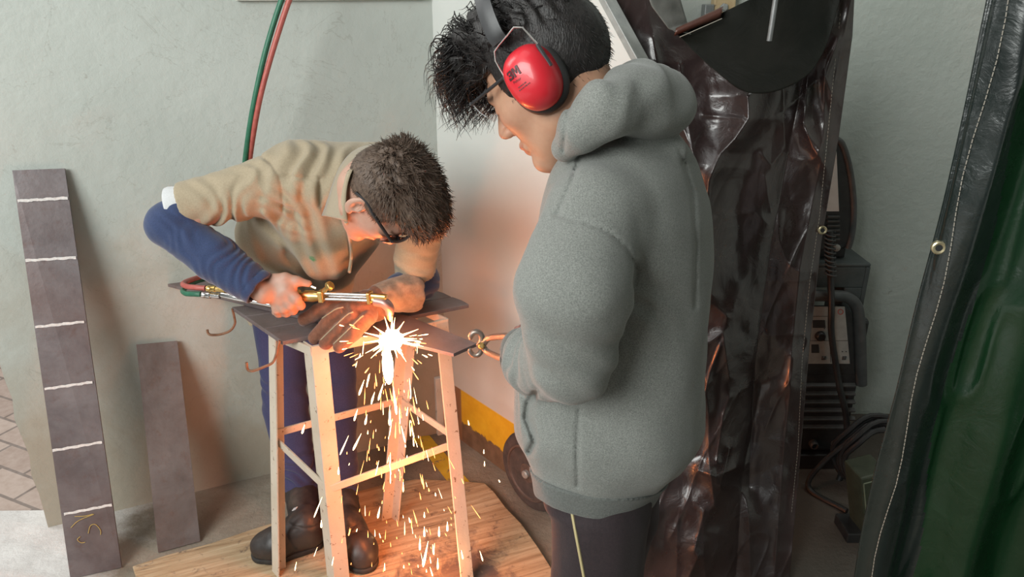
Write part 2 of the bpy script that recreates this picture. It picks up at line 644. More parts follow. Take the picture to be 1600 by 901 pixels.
# back wall with a worn left end
mb = MB()
edge = []
for i in range(41):
    z = 2.7 * i / 40
    edge.append(W0 + WD * (0.003 * math.sin(i * 1.9) + 0.005 * random.uniform(-1, 1)) + Vector((0, 0, z)))
front = [W1 + Vector((0, 0, 0)), W1 + Vector((0, 0, 2.7))] + list(reversed(edge))
mb.prism(front, -WN * 0.14)
o = mb.build('wall_back', M_wall)
tag(o, kind='structure')

M_pale = pm('chipped_white_paint', (0.62, 0.62, 0.57), (0.72, 0.72, 0.68), 12, 0.6, bstr=0.3, spots=(25, 0.62, 0.03, (0.30, 0.28, 0.24)))
mb = MB()
mb.box(W1 - WD * 0.035 + WN * 0.010 + Vector((0, 0, 0.125)), 0.028, 0.02, 0.25, Matrix((WD, -WN, (0, 0, 1))).transposed())
o = mb.build('trim_corner', M_pale, bevel=0.003)
tag(o, kind='structure')
mb = MB()
mb.box(W1 - WD * 0.30 + WN * 0.006 + Vector((0, 0, 1.585)), 0.56, 0.02, 0.03, Matrix((WD, -WN, (0, 0, 1))).transposed())
o = mb.build('trim_ledge', M_pale, bevel=0.003)
tag(o, kind='structure')

# partition with a slanted outer end
def on_part(t, h, off=0.0):
    return W1 + E * t + EN * off + Vector((0, 0, h))
mb = MB()
mb.prism([on_part(0, 0), on_part(0.72, 0), on_part(0.72, 1.28), on_part(0.87, 1.42), on_part(0.28, 2.097), on_part(0, 2.097)], -EN * 0.028)
o = mb.build('wall_partition', M_part)
tag(o, kind='structure')
M_zinc = pm('dull_zinc', (0.30, 0.31, 0.30), (0.40, 0.41, 0.39), 30, 0.5, 0.3, bstr=0.1)
mb = MB()
dd = (on_part(0.87, 1.42) - on_part(0.28, 2.097)).normalized()
mid = (on_part(0.87, 1.42) + on_part(0.28, 2.097)) / 2 - EN * 0.012
nn = dd.cross(EN)
mb.box(mid, (on_part(0.87, 1.42) - on_part(0.28, 2.097)).length, 0.040, 0.018, Matrix((dd, EN, nn)).transposed())
o = mb.build('trim_partition', M_zinc, bevel=0.002)
tag(o, kind='structure')

o = MB().box((1.45, 2.66, 1.4), 3.5, 0.12, 2.8).build('wall_right', M_wall_r)
tag(o, kind='structure')
o = MB().box((2.35, 0.4, 1.4), 0.12, 4.4, 2.8).build('wall_side', M_wall_r)
tag(o, kind='structure')
o = MB().box((1.5, 0.45, 2.86), 2.6, 4.5, 0.12).build('ceiling', M_wall_r)
tag(o, kind='structure')

M_yline = pm('yellow_floor_paint', (0.62, 0.42, 0.03), (0.72, 0.52, 0.05), 20, 0.7, spots=(40, 0.58, 0.05, (0.33, 0.24, 0.12)), bstr=0.2)
o = MB().prism([P(645, 682, h=0.003), P(671, 680, h=0.003), P(742, 762, h=0.003), P(708, 762, h=0.003)], (0, 0, -0.004)).build('trim_floor_line', M_yline)
tag(o, kind='structure')

# ================================================================ plywood board on the floor
def ply_mat():
    m, nt, b = new_mat('scorched_plywood')
    tc = nd(nt, 'ShaderNodeTexCoord').outputs['Object']
    mp = nd(nt, 'ShaderNodeMapping')
    mp.inputs['Rotation'].default_value = (0, 0, math.radians(-22))
    nt.links.new(tc, mp.inputs[0])
    g = noise(nt, 1.0, 8, 0.7, 0.35, vec=mp.outputs[0], stretch=(3.5, 60, 10))
    base = ramp(nt, g, [(0.30, (0.27, 0.165, 0.085)), (0.5, (0.45, 0.315, 0.185)), (0.7, (0.58, 0.45, 0.30))])
    g2 = noise(nt, 1.0, 6, 0.7, 0.2, vec=mp.outputs[0], stretch=(5, 95, 10))
    col = mix(nt, ramp(nt, g2, [(0.60, 0.0), (0.66, 0.75)]), base, (0.10, 0.055, 0.03))
    # slag and scorch lying where the sparks land
    sub = nd(nt, 'ShaderNodeVectorMath', operation='DISTANCE')
    nt.links.new(tc, sub.inputs[0])
    sub.inputs[1].default_value = (-0.17, 1.63, 0.03)
    f = math_n(nt, 'ADD', math_n(nt, 'MULTIPLY', sub.outputs['Value'], 1.6), math_n(nt, 'MULTIPLY', noise(nt, 9, 8, 0.7, 0.5), 1.0))
    col = mix(nt, ramp(nt, f, [(0.66, 0.92), (0.84, 0.0)]), col, (0.085, 0.060, 0.058))
    sp = ramp(nt, noise(nt, 24, 6, 0.72, 0.4), [(0.57, 0.0), (0.68, 0.8)])
    col = mix(nt, sp, col, (0.11, 0.075, 0.06))
    nt.links.new(col, b.inputs['Base Color'])
    b.inputs['Roughness'].default_value = 0.75
    bump(nt, b, g2, 0.5, 0.006)
    return m

BH = 0.025
outl = [(207, 884), (262, 866), (330, 848), (395, 826), (440, 812), (500, 787), (545, 771), (600, 756), (650, 748), (705, 750), (757, 754), (772, 768), (790, 792), (815, 818), (842, 856), (872, 904), (910, 990), (240, 990), (214, 905)]
o = MB().prism([P(x, y, h=BH) for x, y in outl], (0, 0, -BH)).build('plywood_board', ply_mat(), bevel=0.002)
tag(o, 'scorched light plywood board lying on the floor under the work stand', 'board')

# ================================================================ steel strips leaning on the wall
def steel_mat(name, a, b_, rust):
    m, nt, b = new_mat(name)
    base = ramp(nt, noise(nt, 7, 7, 0.65, 0.3), [(0.32, a), (0.66, b_)])
    col = mix(nt, ramp(nt, noise(nt, 30, 7, 0.7), [(0.55, 0.0), (0.75, 0.6)]), base, rust)
    col = mix(nt, ramp(nt, noise(nt, 3.0, 4, 0.5), [(0.45, 0.0), (0.75, 0.55)]), col, rust)
    nt.links.new(col, b.inputs['Base Color'])
    b.inputs['Roughness'].default_value = 0.48
    b.inputs['Metallic'].default_value = 0.35
    bump(nt, b, noise(nt, 70, 6, 0.6), 0.18, 0.004)
    return m

M_mill = steel_mat('mill_scale_steel', (0.135, 0.112, 0.115), (0.235, 0.21, 0.215), (0.14, 0.075, 0.06))
M_mill2 = steel_mat('brown_rolled_steel', (0.13, 0.095, 0.085), (0.22, 0.18, 0.17), (0.15, 0.075, 0.05))
M_chalk = pm('chalk', (0.78, 0.76, 0.74), (0.62, 0.58, 0.56), 120, 0.9)
M_ychalk = pm('yellow_crayon', (0.62, 0.45, 0.12), (0.5, 0.34, 0.1), 100, 0.8)

def wall_hit(px, py, off):
    d = P(px, py, Y=1.0) - Vector((0, 0, CAM_H))
    o0 = Vector((0, 0, CAM_H))
    t = ((W0 + WN * off - o0).dot(WN)) / d.dot(WN)
    return o0 + d * t

def leaning(name, bl, br, tl, tr, m, label, group, extra=None):
    th = 0.009
    BL, BR = P(*bl, h=0.004), P(*br, h=0.004)
    TL, TR = wall_hit(*tl, 0.016), wall_hit(*tr, 0.016)
    n = (BR - BL).cross(TL - BL).normalized()
    if n.y > 0:
        n = -n
    mb = MB()
    mb.prism([BL, BR, TR, TL], -n * th)
    q = lambda s, t: (BL * (1 - s) + BR * s) * (1 - t) + (TL * (1 - s) + TR * s) * t + n * 0.003
    if extra:
        extra(mb, q, n)
    o = mb.build(name, [m, M_chalk, M_ychalk], bevel=0.0)
    return tag(o, label, 'steel strip', group)

def find_t(q, s, y):
    lo, hi = 0.0, 1.0
    for _ in range(30):
        mid = (lo + hi) / 2
        if proj(q(s, mid))[1] > y:
            lo = mid
        else:
            hi = mid
    return lo

def chalk_lines(mb, q, n):
    for yl, yr in ((314, 309), (407, 402), (511, 502), (608, 596), (704, 690), (804, 788)):
        tl, tr = find_t(q, 0, yl), find_t(q, 1, yr)
        a, b_, N = [], [], 26
        s0, s1 = random.uniform(0.01, 0.06), random.uniform(0.95, 0.99)
        for i in range(N + 1):
            s = s0 + (s1 - s0) * i / N
            t = tl + (tr - tl) * s + 0.0006 * math.sin(i * 0.9)
            w = 0.0026 + 0.0011 * random.random()
            a.append(q(s, t - w))
            b_.append(q(s, t + w))
        mb.add(a + b_, [(i, i + 1, N + 2 + i, N + 1 + i) for i in range(N)], 1)
    for pts in ([(0.15, 0.132), (0.32, 0.146), (0.62, 0.154)], [(0.25, 0.158), (0.45, 0.154), (0.60, 0.155)],
                [(0.46, 0.108), (0.52, 0.126), (0.62, 0.127), (0.70, 0.110), (0.69, 0.098)], [(0.30, 0.104), (0.24, 0.098), (0.30, 0.088), (0.38, 0.087)]):
        mb.tube(catmull([q(*p) for p in pts], 5), 0.0009, 5, 2)

leaning('steel_strip', (110, 904), (190, 886), (19, 266), (101, 263), M_mill, 'tall steel strip with white chalk lines leaning on the wall', None, chalk_lines)
leaning('steel_strip', (247, 863), (313, 845), (213, 538), (277, 532), M_mill2, 'short plain brown steel strip leaning on the wall behind the board', None)

# ================================================================ work stand
M_legpaint = pm('worn_cream_paint_angle_iron', (0.50, 0.43, 0.34), (0.57, 0.50, 0.41), 9, 0.55, 0.0, bstr=0.25, bscale=50, spots=(60, 0.62, 0.05, (0.17, 0.095, 0.05)))
M_top = steel_mat('dark_scaled_plate', (0.17, 0.135, 0.135), (0.26, 0.22, 0.22), (0.16, 0.09, 0.07))
M_rust = pm('rusty_rod', (0.20, 0.10, 0.06), (0.32, 0.18, 0.11), 40, 0.6, 0.4, bstr=0.3, bscale=120)
TH = 0.752
LB, LN, RN = P(362, 479, h=TH), P(441, 533, h=TH), P(733, 475, h=TH)
RB = RN + (LB - LN) * 0.72
ta, tb = (RN - LN).normalized(), (LB - LN).normalized()
stand = empty('work_stand', ((LN + RB) / 2).to_2d().to_3d() + Vector((0, 0, BH)), 'cream angle iron work stand with dark steel slat top on the plywood', 'work stand')
for i, (t0, t1) in enumerate(((0.0, 0.345), (0.355, 0.70), (0.71, 1.0))):
    mb = MB()
    jag = [0.0, 0.004, -0.003][i]
    a0, a1 = LN + (LB - LN) * t0, LN + (LB - LN) * t1
    b1, b0 = RN + (RB - RN) * t1 + ta * (jag - 0.01 * i), RN + (RB - RN) * t0 + ta * (jag - 0.006 * i)
    mid0 = a0 * 0.5 + b0 * 0.5
    mb.prism([a0, mid0, b0, b0 * 0.5 + b1 * 0.5 + ta * 0.004, b1, a1], (0, 0, -0.012))
    mb.build('slat', M_top, stand, bevel=0.002)
tA, tB, tC = P(419, 513, h=TH - 0.012), P(486, 541, h=TH - 0.012), P(700, 497, h=TH - 0.012)
bA, bB, bC, bD = P(425, 892, h=BH), P(523, 912, h=BH), P(741, 910, h=BH), P(613, 807, h=BH)
tD = tA + tC - tB + ta * 0.03
legs = {}
F, T = 0.042, 0.005
for key, top, bot, ux, uy in (('A', tA, bA, ta, -tb), ('B', tB, bB, ta, tb), ('C', tC, bC, -ta, tb), ('D', tD, bD, -ta, -tb)):
    f = F * (1.05 if key == 'B' else 0.9)
    prof = [(0, 0), (f, 0), (f, T), (T, T), (T, f), (0, f)]
    mb = MB().sweep(prof, bot, top, ux, uy)
    mb.build('leg', M_legpaint, stand, bevel=0.0012)
    legs[key] = (top, bot, ux, uy)

def leg_at(key, y, inset=0.006):
    top, bot, ux, uy = legs[key]
    lo, hi = 0.0, 1.0
    for _ in range(30):
        m_ = (lo + hi) / 2
        if proj(bot.lerp(top, m_))[1] > y:
            lo = m_
        else:
            hi = m_
    return bot.lerp(top, lo) + ux * inset + uy * inset

for k1, y1, k2, y2 in (('A', 682, 'B', 765), ('B', 768, 'C', 692), ('C', 686, 'D', 625), ('A', 677, 'D', 622)):
    a, b_ = leg_at(k1, y1), leg_at(k2, y2)
    d = (b_ - a).normalized()
    side = d.cross(Vector((0, 0, 1))).normalized()
    MB().sweep([(-0.003, -0.011), (0.003, -0.011), (0.003, 0.011), (-0.003, 0.011)], a, b_, side, side.cross(d)).build('stretcher', M_legpaint, stand, bevel=0.001)
# under-frame of the top
for k1, k2 in (('A', 'B'), ('B', 'C'), ('C', 'D'), ('D', 'A')):
    a, b_ = legs[k1][0] - Vector((0, 0, 0.014)), legs[k2][0] - Vector((0, 0, 0.014))
    d = (b_ - a).normalized()
    side = d.cross(Vector((0, 0, 1))).normalized()
    MB().sweep([(-0.003, -0.013), (0.003, -0.013), (0.003, 0.013), (-0.003, 0.013)], a, b_, side, side.cross(d)).build('apron_bar', M_legpaint, stand, bevel=0.001)
hy = LB.y - 0.005
h1 = [P(363, 482, Y=hy), P(366, 495, Y=hy), P(367, 505, Y=hy), P(360, 516, Y=hy - 0.01), P(345, 522, Y=hy - 0.02), P(330, 523, Y=hy - 0.03), P(325, 520, Y=hy - 0.03), P(324, 515, Y=hy - 0.03)]
hy2 = LN.y - 0.004
h2 = [P(437, 532, Y=hy2), P(434, 540, Y=hy2), P(432, 552, Y=hy2), P(426, 566, Y=hy2 - 0.01), P(412, 573, Y=hy2 - 0.02), P(395, 579, Y=hy2 - 0.03), P(387, 577, Y=hy2 - 0.03), P(385, 566, Y=hy2 - 0.03)]
for hp in (h1, h2):
    MB().tube(catmull(hp, 5), 0.0036, 8).build('hook', M_rust, stand, smooth=True)

# ================================================================ the strip being cut
SH = 0.7625
cut = [P(248, 440, h=SH), P(709, 552, h=SH), P(745, 536, h=SH), P(640, 494, h=SH), P(560, 476, h=SH), P(430, 460, h=SH), P(340, 438, h=SH), P(304, 428, h=SH)]
strip_b = MB().prism(cut, (0, 0, -0.0095)).build('steel_strip', M_top, None, bevel=0.001)
tag(strip_b, 'steel strip lying across the work stand with its edge being cut', 'steel strip')

# ================================================================ gas hoses
M_green = pm('green_rubber_hose', (0.025, 0.13, 0.075), (0.035, 0.17, 0.10), 60, 0.45)
M_red = pm('red_rubber_hose', (0.42, 0.09, 0.075), (0.50, 0.13, 0.105), 60, 0.45)
hose_paths = {
    'green': [((462, -50), 2.1), ((440, 0), 2.08), ((415, 80), 2.06), ((397, 160), 2.05), ((387, 220), 2.06), ((381, 270), 2.10), ((376, 330), 2.14), ((368, 395), 2.17), ((340, 428), 2.14), ((305, 440), 2.04), ((287, 452), 1.93), ((290, 458), 1.87), ((303, 459), 1.845), ((314, 459.5), 1.84)],
    'red': [((474, -50), 2.1), ((452, 0), 2.08), ((426, 80), 2.06), ((407, 150), 2.05), ((395, 215), 2.06), ((388, 270), 2.11), ((383, 330), 2.15), ((373, 398), 2.18), ((345, 425), 2.15), ((308, 434), 2.05), ((287, 442), 1.94), ((291, 447), 1.88), ((306, 449), 1.855), ((321, 450), 1.85)],
}
for c, m, lab in (('green', M_green, 'green gas hose curving down the wall beside the red hose'), ('red', M_red, 'red gas hose curving down the wall beside the green hose')):
    pts = [P(*p, Y=y) for p, y in hose_paths[c]]
    o = MB().tube(catmull(pts, 7), 0.0074, 12).build('gas_hose', m, None, smooth=True)
    tag(o, lab, 'hose')

# ================================================================ cutting torch
M_brass = pm('worn_brass', (0.58, 0.38, 0.12), (0.72, 0.52, 0.22), 40, 0.28, 0.95, bstr=0.1, spots=(30, 0.62, 0.08, (0.30, 0.17, 0.07)))
M_chrome = pm('scratched_chrome', (0.62, 0.61, 0.60), (0.75, 0.74, 0.73), 60, 0.22, 1.0, bstr=0.06)
M_head = pm('heat_tinted_copper', (0.30, 0.20, 0.19), (0.42, 0.29, 0.26), 30, 0.4, 0.7)
TY = lambda x: 1.83 - (x - 345) / 263 * 0.125
TP = lambda x, y, dy=0.0: P(x, y, Y=TY(x) + dy)
torch = empty('cutting_torch', TP(470, 462), 'brass and chrome gas cutting torch held over the steel strip', 'torch')
ax = (TP(520, 463) - TP(450, 460)).normalized()
def lz(name, x0, y0, x1, y1, prof, m, n=18, dy=0.0):
    a, b_ = TP(x0, y0, dy), TP(x1, y1, dy)
    L = (b_ - a).length
    return MB().lathe(a, b_ - a, [(t * L, r) for t, r in prof], n).build(name, m, torch, smooth=True)
lz('handle', 346, 459.5, 466, 484, [(0, 0.008), (0.02, 0.010), (0.30, 0.0105), (0.34, 0.009), (0.97, 0.009), (1, 0.008)], M_chrome)
lz('valve_body', 440, 461, 503, 463, [(0, 0.010), (0.22, 0.012), (0.25, 0.0165), (0.40, 0.0175), (0.44, 0.0165), (0.47, 0.010), (0.58, 0.010), (0.60, 0.015), (0.78, 0.0155), (0.90, 0.012), (1, 0.011)], M_brass, 24)
lz('handle_neck', 400, 466, 442, 461, [(0, 0.010), (1, 0.011)], M_brass)
R3 = lambda: Matrix((ax, Vector((0, 1, 0)).cross(ax).cross(ax).normalized() * -1, Vector((0, 1, 0)).cross(ax).normalized() * -1)).transposed()
mb = MB()
mb.box(TP(503, 462), 0.014, 0.024, 0.030, R3())
mb.box(TP(497, 461), 0.016, 0.018, 0.018, R3())
mb.build('tube_clamp', M_brass, torch, bevel=0.002)
for yy, dy, r in ((458, 0.0, 0.0046), (466.5, 0.0, 0.0046), (462, 0.012, 0.0042)):
    MB().tube([TP(500, yy, dy), TP(582, yy + 3, dy)], r, 12).build('gas_tube', M_chrome, torch, smooth=True)
mb = MB()
mb.box(TP(578, 464.5), 0.010, 0.024, 0.030, R3())
mb.tube([TP(578, 462), TP(604, 464)], [0.008, 0.0075], 12)
mb.tube([TP(578, 468), TP(604, 469)], [0.008, 0.0075], 12)
mb.box(TP(594, 466), 0.030, 0.014, 0.018, R3())
mb.build('head_block', M_brass, torch, bevel=0.002)
hp = [TP(586, 470), TP(600, 473), TP(608, 481), TP(609, 491)]
MB().tube(catmull(hp, 5), [0.013, 0.013, 0.013, 0.013, 0.0135, 0.014, 0.014, 0.014, 0.0135, 0.0135, 0.013, 0.0125, 0.012, 0.0115, 0.011, 0.0105], 16).build('torch_head', M_head, torch, smooth=True)
MB().lathe(TP(609, 490), TP(610, 503) - TP(609, 490), [(0, 0.009), (0.012, 0.0085), (0.019, 0.0045), (0.021, 0.003)], 14).build('cutting_tip', M_brass, torch, smooth=True)
mb = MB()
mb.tube([TP(500, 460), TP(509, 452), TP(513, 448)], [0.007, 0.007, 0.006], 10)
mb.build('valve_stem', M_brass, torch, smooth=True)
d = (TP(520, 443) - TP(505, 453)).normalized()
mb = MB()
mb.lathe(TP(512, 449), d, [(0, 0.010), (0.003, 0.013), (0.012, 0.013), (0.015, 0.010)], 8)
mb.build('valve_knob', M_brass, torch, bevel=0.001)
MB().tube(catmull([TP(436, 446), TP(452, 449), TP(466, 447), TP(482, 446), TP(494, 450)], 6), 0.0035, 8).build('oxygen_lever', M_chrome, torch, smooth=True)
for x, y, m in ((324, 450.5, M_red), (316, 460, M_green)):
    a, b_ = TP(x, y, 0.0), TP(x + 28, y + 2.0, 0.0)
    L = (b_ - a).length
    MB().lathe(a, b_ - a, [(0, 0.0085), (0.008, 0.0095), (0.012, 0.0075), (0.016, 0.0095), (0.026, 0.0095), (0.028, 0.0075), (L, 0.0078)], 10).build('hose_fitting', M_chrome if y > 455 else M_brass, torch, smooth=True)

# ================================================================ tongs
M_tong = pm('worn_tool_steel', (0.26, 0.21, 0.18), (0.36, 0.31, 0.27), 40, 0.42, 0.75, bstr=0.15)
tongs = empty('pincer_tongs', P(753, 540, Y=1.615), 'steel pincer tongs gripping the right end of the strip', 'tongs')
def arc(cx, cy, rx, ry, a0, a1, Y, n=10):
    return [P(cx + rx * math.cos(math.radians(a0 + (a1 - a0) * i / n)), cy - ry * math.sin(math.radians(a0 + (a1 - a0) * i / n)), Y=Y) for i in range(n + 1)]
def flat(pts, w, th, name, m):
    """Flat forged bar: each point with a half width, lying in the picture-facing plane of the tool."""
    mb = MB()
    mb.tube(pts, w, 10)
    o = mb.build(name, m, tongs, smooth=True)
    return o
up = arc(744, 528, 9, 10, 190, -60, 1.62)
flat(up + [P(754, 540, Y=1.615)], [0.004] + [0.0075] * (len(up) - 2) + [0.009, 0.009], 0, 'jaw', M_tong)
dn = arc(743, 546, 9, 9, 170, 400, 1.62)
flat(dn + [P(754, 540, Y=1.612)], [0.004] + [0.0065] * (len(dn) - 2) + [0.008, 0.009], 0, 'jaw', M_tong)
flat(catmull([P(753, 541, Y=1.612), P(762, 529, Y=1.60), P(774, 526, Y=1.56), P(792, 525, Y=1.46), P(822, 528, Y=1.30)], 5), 0.0078, 0, 'handle', M_tong)
flat(catmull([P(753, 539, Y=1.608), P(761, 549, Y=1.60), P(771, 554, Y=1.56), P(787, 560, Y=1.46), P(820, 562, Y=1.30)], 5), 0.0076, 0, 'handle', M_tong)
MB().lathe(P(752, 540, Y=1.626), P(752, 540, Y=1.594) - P(752, 540, Y=1.626), [(0, 0.009), (0.030, 0.009), (0.035, 0.006)], 12).build('rivet', M_brass, tongs, smooth=True)

# ================================================================ wheel by the partition
M_tyre = pm('dusty_black_rubber', (0.05, 0.042, 0.040), (0.085, 0.07, 0.065), 30, 0.75, bstr=0.2)
M_rim = pm('dusty_pressed_steel_rim', (0.10, 0.075, 0.065), (0.16, 0.12, 0.105), 25, 0.6, 0.3)
wc = P(832, 735, h=0.138)
wheel = empty('cart_wheel', (wc.x, wc.y, 0), 'black rubber tyred cart wheel on the floor beside the yellow skirting', 'wheel')
axw = EN
tyre = [(-0.022, 0.100), (-0.024, 0.118), (-0.018, 0.131), (-0.006, 0.1365), (0.006, 0.1365), (0.018, 0.131), (0.024, 0.118), (0.022, 0.100)]
MB().lathe(wc, axw, tyre, 48).build('tyre', M_tyre, wheel, smooth=True)
MB().lathe(wc, axw, [(-0.018, 0.102), (0.020, 0.102), (0.026, 0.098), (0.026, 0.092), (0.016, 0.086), (0.010, 0.060), (0.012, 0.045), (0.020, 0.036), (0.024, 0.032), (0.024, 0.020)], 40).build('rim', M_rim, wheel, smooth=True)
MB().lathe(wc, axw, [(-0.03, 0.014), (0.034, 0.014), (0.038, 0.010)], 16).build('hub', M_zinc, wheel, smooth=True)

# ================================================================ welding curtains
def vinyl(name, c1, c2, rough, bs, streak=None, trans=0.0, tcol=None):
    m, nt, b = new_mat(name)
    col = ramp(nt, noise(nt, 5, 6, 0.6, 0.4), [(0.35, c1), (0.7, c2)])
    nt.links.new(col, b.inputs['Base Color'])
    r = ramp(nt, noise(nt, 9, 6, 0.65, 0.5), [(0.35, rough), (0.7, rough + 0.16)])
    nt.links.new(r, b.inputs['Roughness'])
    b.inputs['Specular IOR Level'].default_value = 0.15 if rough == 0.5 else 0.75
    b.inputs['Coat Weight'].default_value = 0.0 if bs == 0.3 and rough == 0.5 else 0.5
    b.inputs['Coat Roughness'].default_value = 0.12
    bump(nt, b, noise(nt, 16, 7, 0.6, 0.8), bs, 0.012)
    if trans:
        t = nd(nt, 'ShaderNodeBsdfTranslucent')
        t.inputs[0].default_value = rgb(tcol)
        mx = nd(nt, 'ShaderNodeMixShader')
        mx.inputs[0].default_value = trans
        out = nt.nodes['Material Output']
        nt.links.new(b.outputs[0], mx.inputs[1])
        nt.links.new(t.outputs[0], mx.inputs[2])
        nt.links.new(mx.outputs[0], out.inputs[0])
    return m

M_vinyl = vinyl('bronze_black_vinyl', (0.028, 0.018, 0.018), (0.047, 0.027, 0.025), 0.25, 0.30)
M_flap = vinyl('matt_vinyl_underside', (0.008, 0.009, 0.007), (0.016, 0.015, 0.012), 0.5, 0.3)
M_flapgrey = pm('dusty_grey_vinyl', (0.10, 0.10, 0.09), (0.17, 0.165, 0.15), 14, 0.55, bstr=0.3)
M_hemred = pm('red_brown_vinyl_hem', (0.075, 0.030, 0.022), (0.11, 0.045, 0.032), 18, 0.35, bstr=0.3)
M_stitch = pm('cream_thread', (0.42, 0.39, 0.33), (0.34, 0.31, 0.26), 80, 0.8)
M_gvinyl = vinyl('dark_green_vinyl', (0.004, 0.030, 0.010), (0.008, 0.045, 0.016), 0.20, 0.25, trans=0.35, tcol=(0.02, 0.22, 0.06))
M_ghem = vinyl('black_green_vinyl_hem', (0.005, 0.010, 0.009), (0.010, 0.018, 0.016), 0.18, 0.3)
M_eyelet = pm('brass_eyelet', (0.55, 0.48, 0.30), (0.66, 0.58, 0.38), 40, 0.35, 0.8)
M_dark = pm('eyelet_hole', (0.02, 0.02, 0.02), None, 10, 0.8)

def interp(t, pts):
    xs, ys = [p[0] for p in pts], [p[1] for p in pts]
    return np.interp(t, xs, ys)

def sheet(name, fn, nu, nv, m, parent, thick=0.0016, mats=None, pick=None):
    U, V = np.meshgrid(np.linspace(0, 1, nu), np.linspace(0, 1, nv))
    pts = fn(U.ravel(), V.ravel())
    idx = np.arange(nu * nv).reshape(nv, nu)
    q = np.stack([idx[:-1, :-1], idx[1:, :-1], idx[1:, 1:], idx[:-1, 1:]], -1).reshape(-1, 4)
    mi = None
    if pick is not None:
        uc = (U[:-1, :-1] + U[1:, 1:]).ravel() / 2
        vc = (V[:-1, :-1] + V[1:, 1:]).ravel() / 2
        mi = [int(x) for x in pick(uc, vc)]
    o = mobj(name, pts, q.tolist(), m, parent, True, mats, mi)
    s = o.modifiers.new('thickness', 'SOLIDIFY')
    s.thickness, s.offset = thick, -1
    return o

def pts_from(px, py, Y):
    """Vectorised P."""
    u, v = px - 800.0, py - 450.5
    down, fwd = v * CP + FPX * SP, FPX * CP - v * SP
    k = Y / fwd
    return np.stack([u * k, fwd * k, CAM_H - down * k], -1)

# first curtain: pulled together behind the standing person, top edge sagging between two hangers
CREASES = [  # picture polyline, width, height (towards camera positive)
    ([(1168, 150), (1170, 185), (1150, 215), (1126, 240), (1108, 280), (1102, 330), (1108, 390), (1112, 460)], 13, 0.022),
    ([(1100, 180), (1160, 186)], 7, 0.010),
    ([(1020, 60), (1030, 120), (1060, 180), (1090, 260)], 14, 0.020),
    ([(1062, 100), (1075, 190), (1085, 250)], 8, 0.012),
    ([(1120, 340), (1180, 330), (1200, 350)], 12, 0.008),
    ([(1190, 240), (1205, 258), (1222, 236)], 5, 0.008),
    ([(1195, 275), (1205, 330)], 6, 0.006),
    ([(1085, 460), (1120, 480), (1136, 494)], 8, 0.012),
    ([(1080, 560), (1100, 540), (1130, 520), (1140, 590)], 9, 0.014),
    ([(1095, 640), (1110, 580), (1125, 540)], 8, 0.014),
    ([(1120, 720), (1130, 650), (1140, 620)], 6, 0.010),
    ([(1092, 735), (1120, 745), (1150, 730)], 7, 0.015),
    ([(1110, 740), (1117, 790)], 8, 0.014),
    ([(1140, 700), (1125, 760)], 6, 0.010),
    ([(1085, 860), (1095, 820), (1100, 800)], 10, 0.012),
    ([(1030, 800), (1015, 850)], 10, 0.014),
    ([(1075, 905), (1090, 870)], 9, 0.012),
    ([(1330, 0), (1300, 150), (1285, 240), (1250, 420), (1232, 600)], 16, 0.016),
    ([(1300, 0), (1262, 120), (1255, 200), (1280, 235)], 10, 0.016),
    ([(1255, 190), (1270, 230), (1290, 260)], 7, 0.012),
    ([(1310, 60), (1290, 120), (1300, 150)], 7, 0.012),
    ([(1255, 120), (1235, 220), (1205, 380), (1180, 560), (1170, 760)], 9, -0.014),
    ([(1215, 180), (1240, 160), (1270, 130)], 6, 0.007),
    ([(1190, 600), (1160, 740), (1150, 900)], 16, -0.02),
    ([(1240, 560), (1225, 700), (1210, 900)], 12, 0.014),
]

def poly_d(px, py, pl):
    best = np.full(px.shape, 1e9)
    for (x0, y0), (x1, y1) in zip(pl[:-1], pl[1:]):
        dx, dy = x1 - x0, y1 - y0
        t = np.clip(((px - x0) * dx + (py - y0) * dy) / (dx * dx + dy * dy), 0, 1)
        best = np.minimum(best, np.hypot(px - x0 - t * dx, py - y0 - t * dy))
    return best

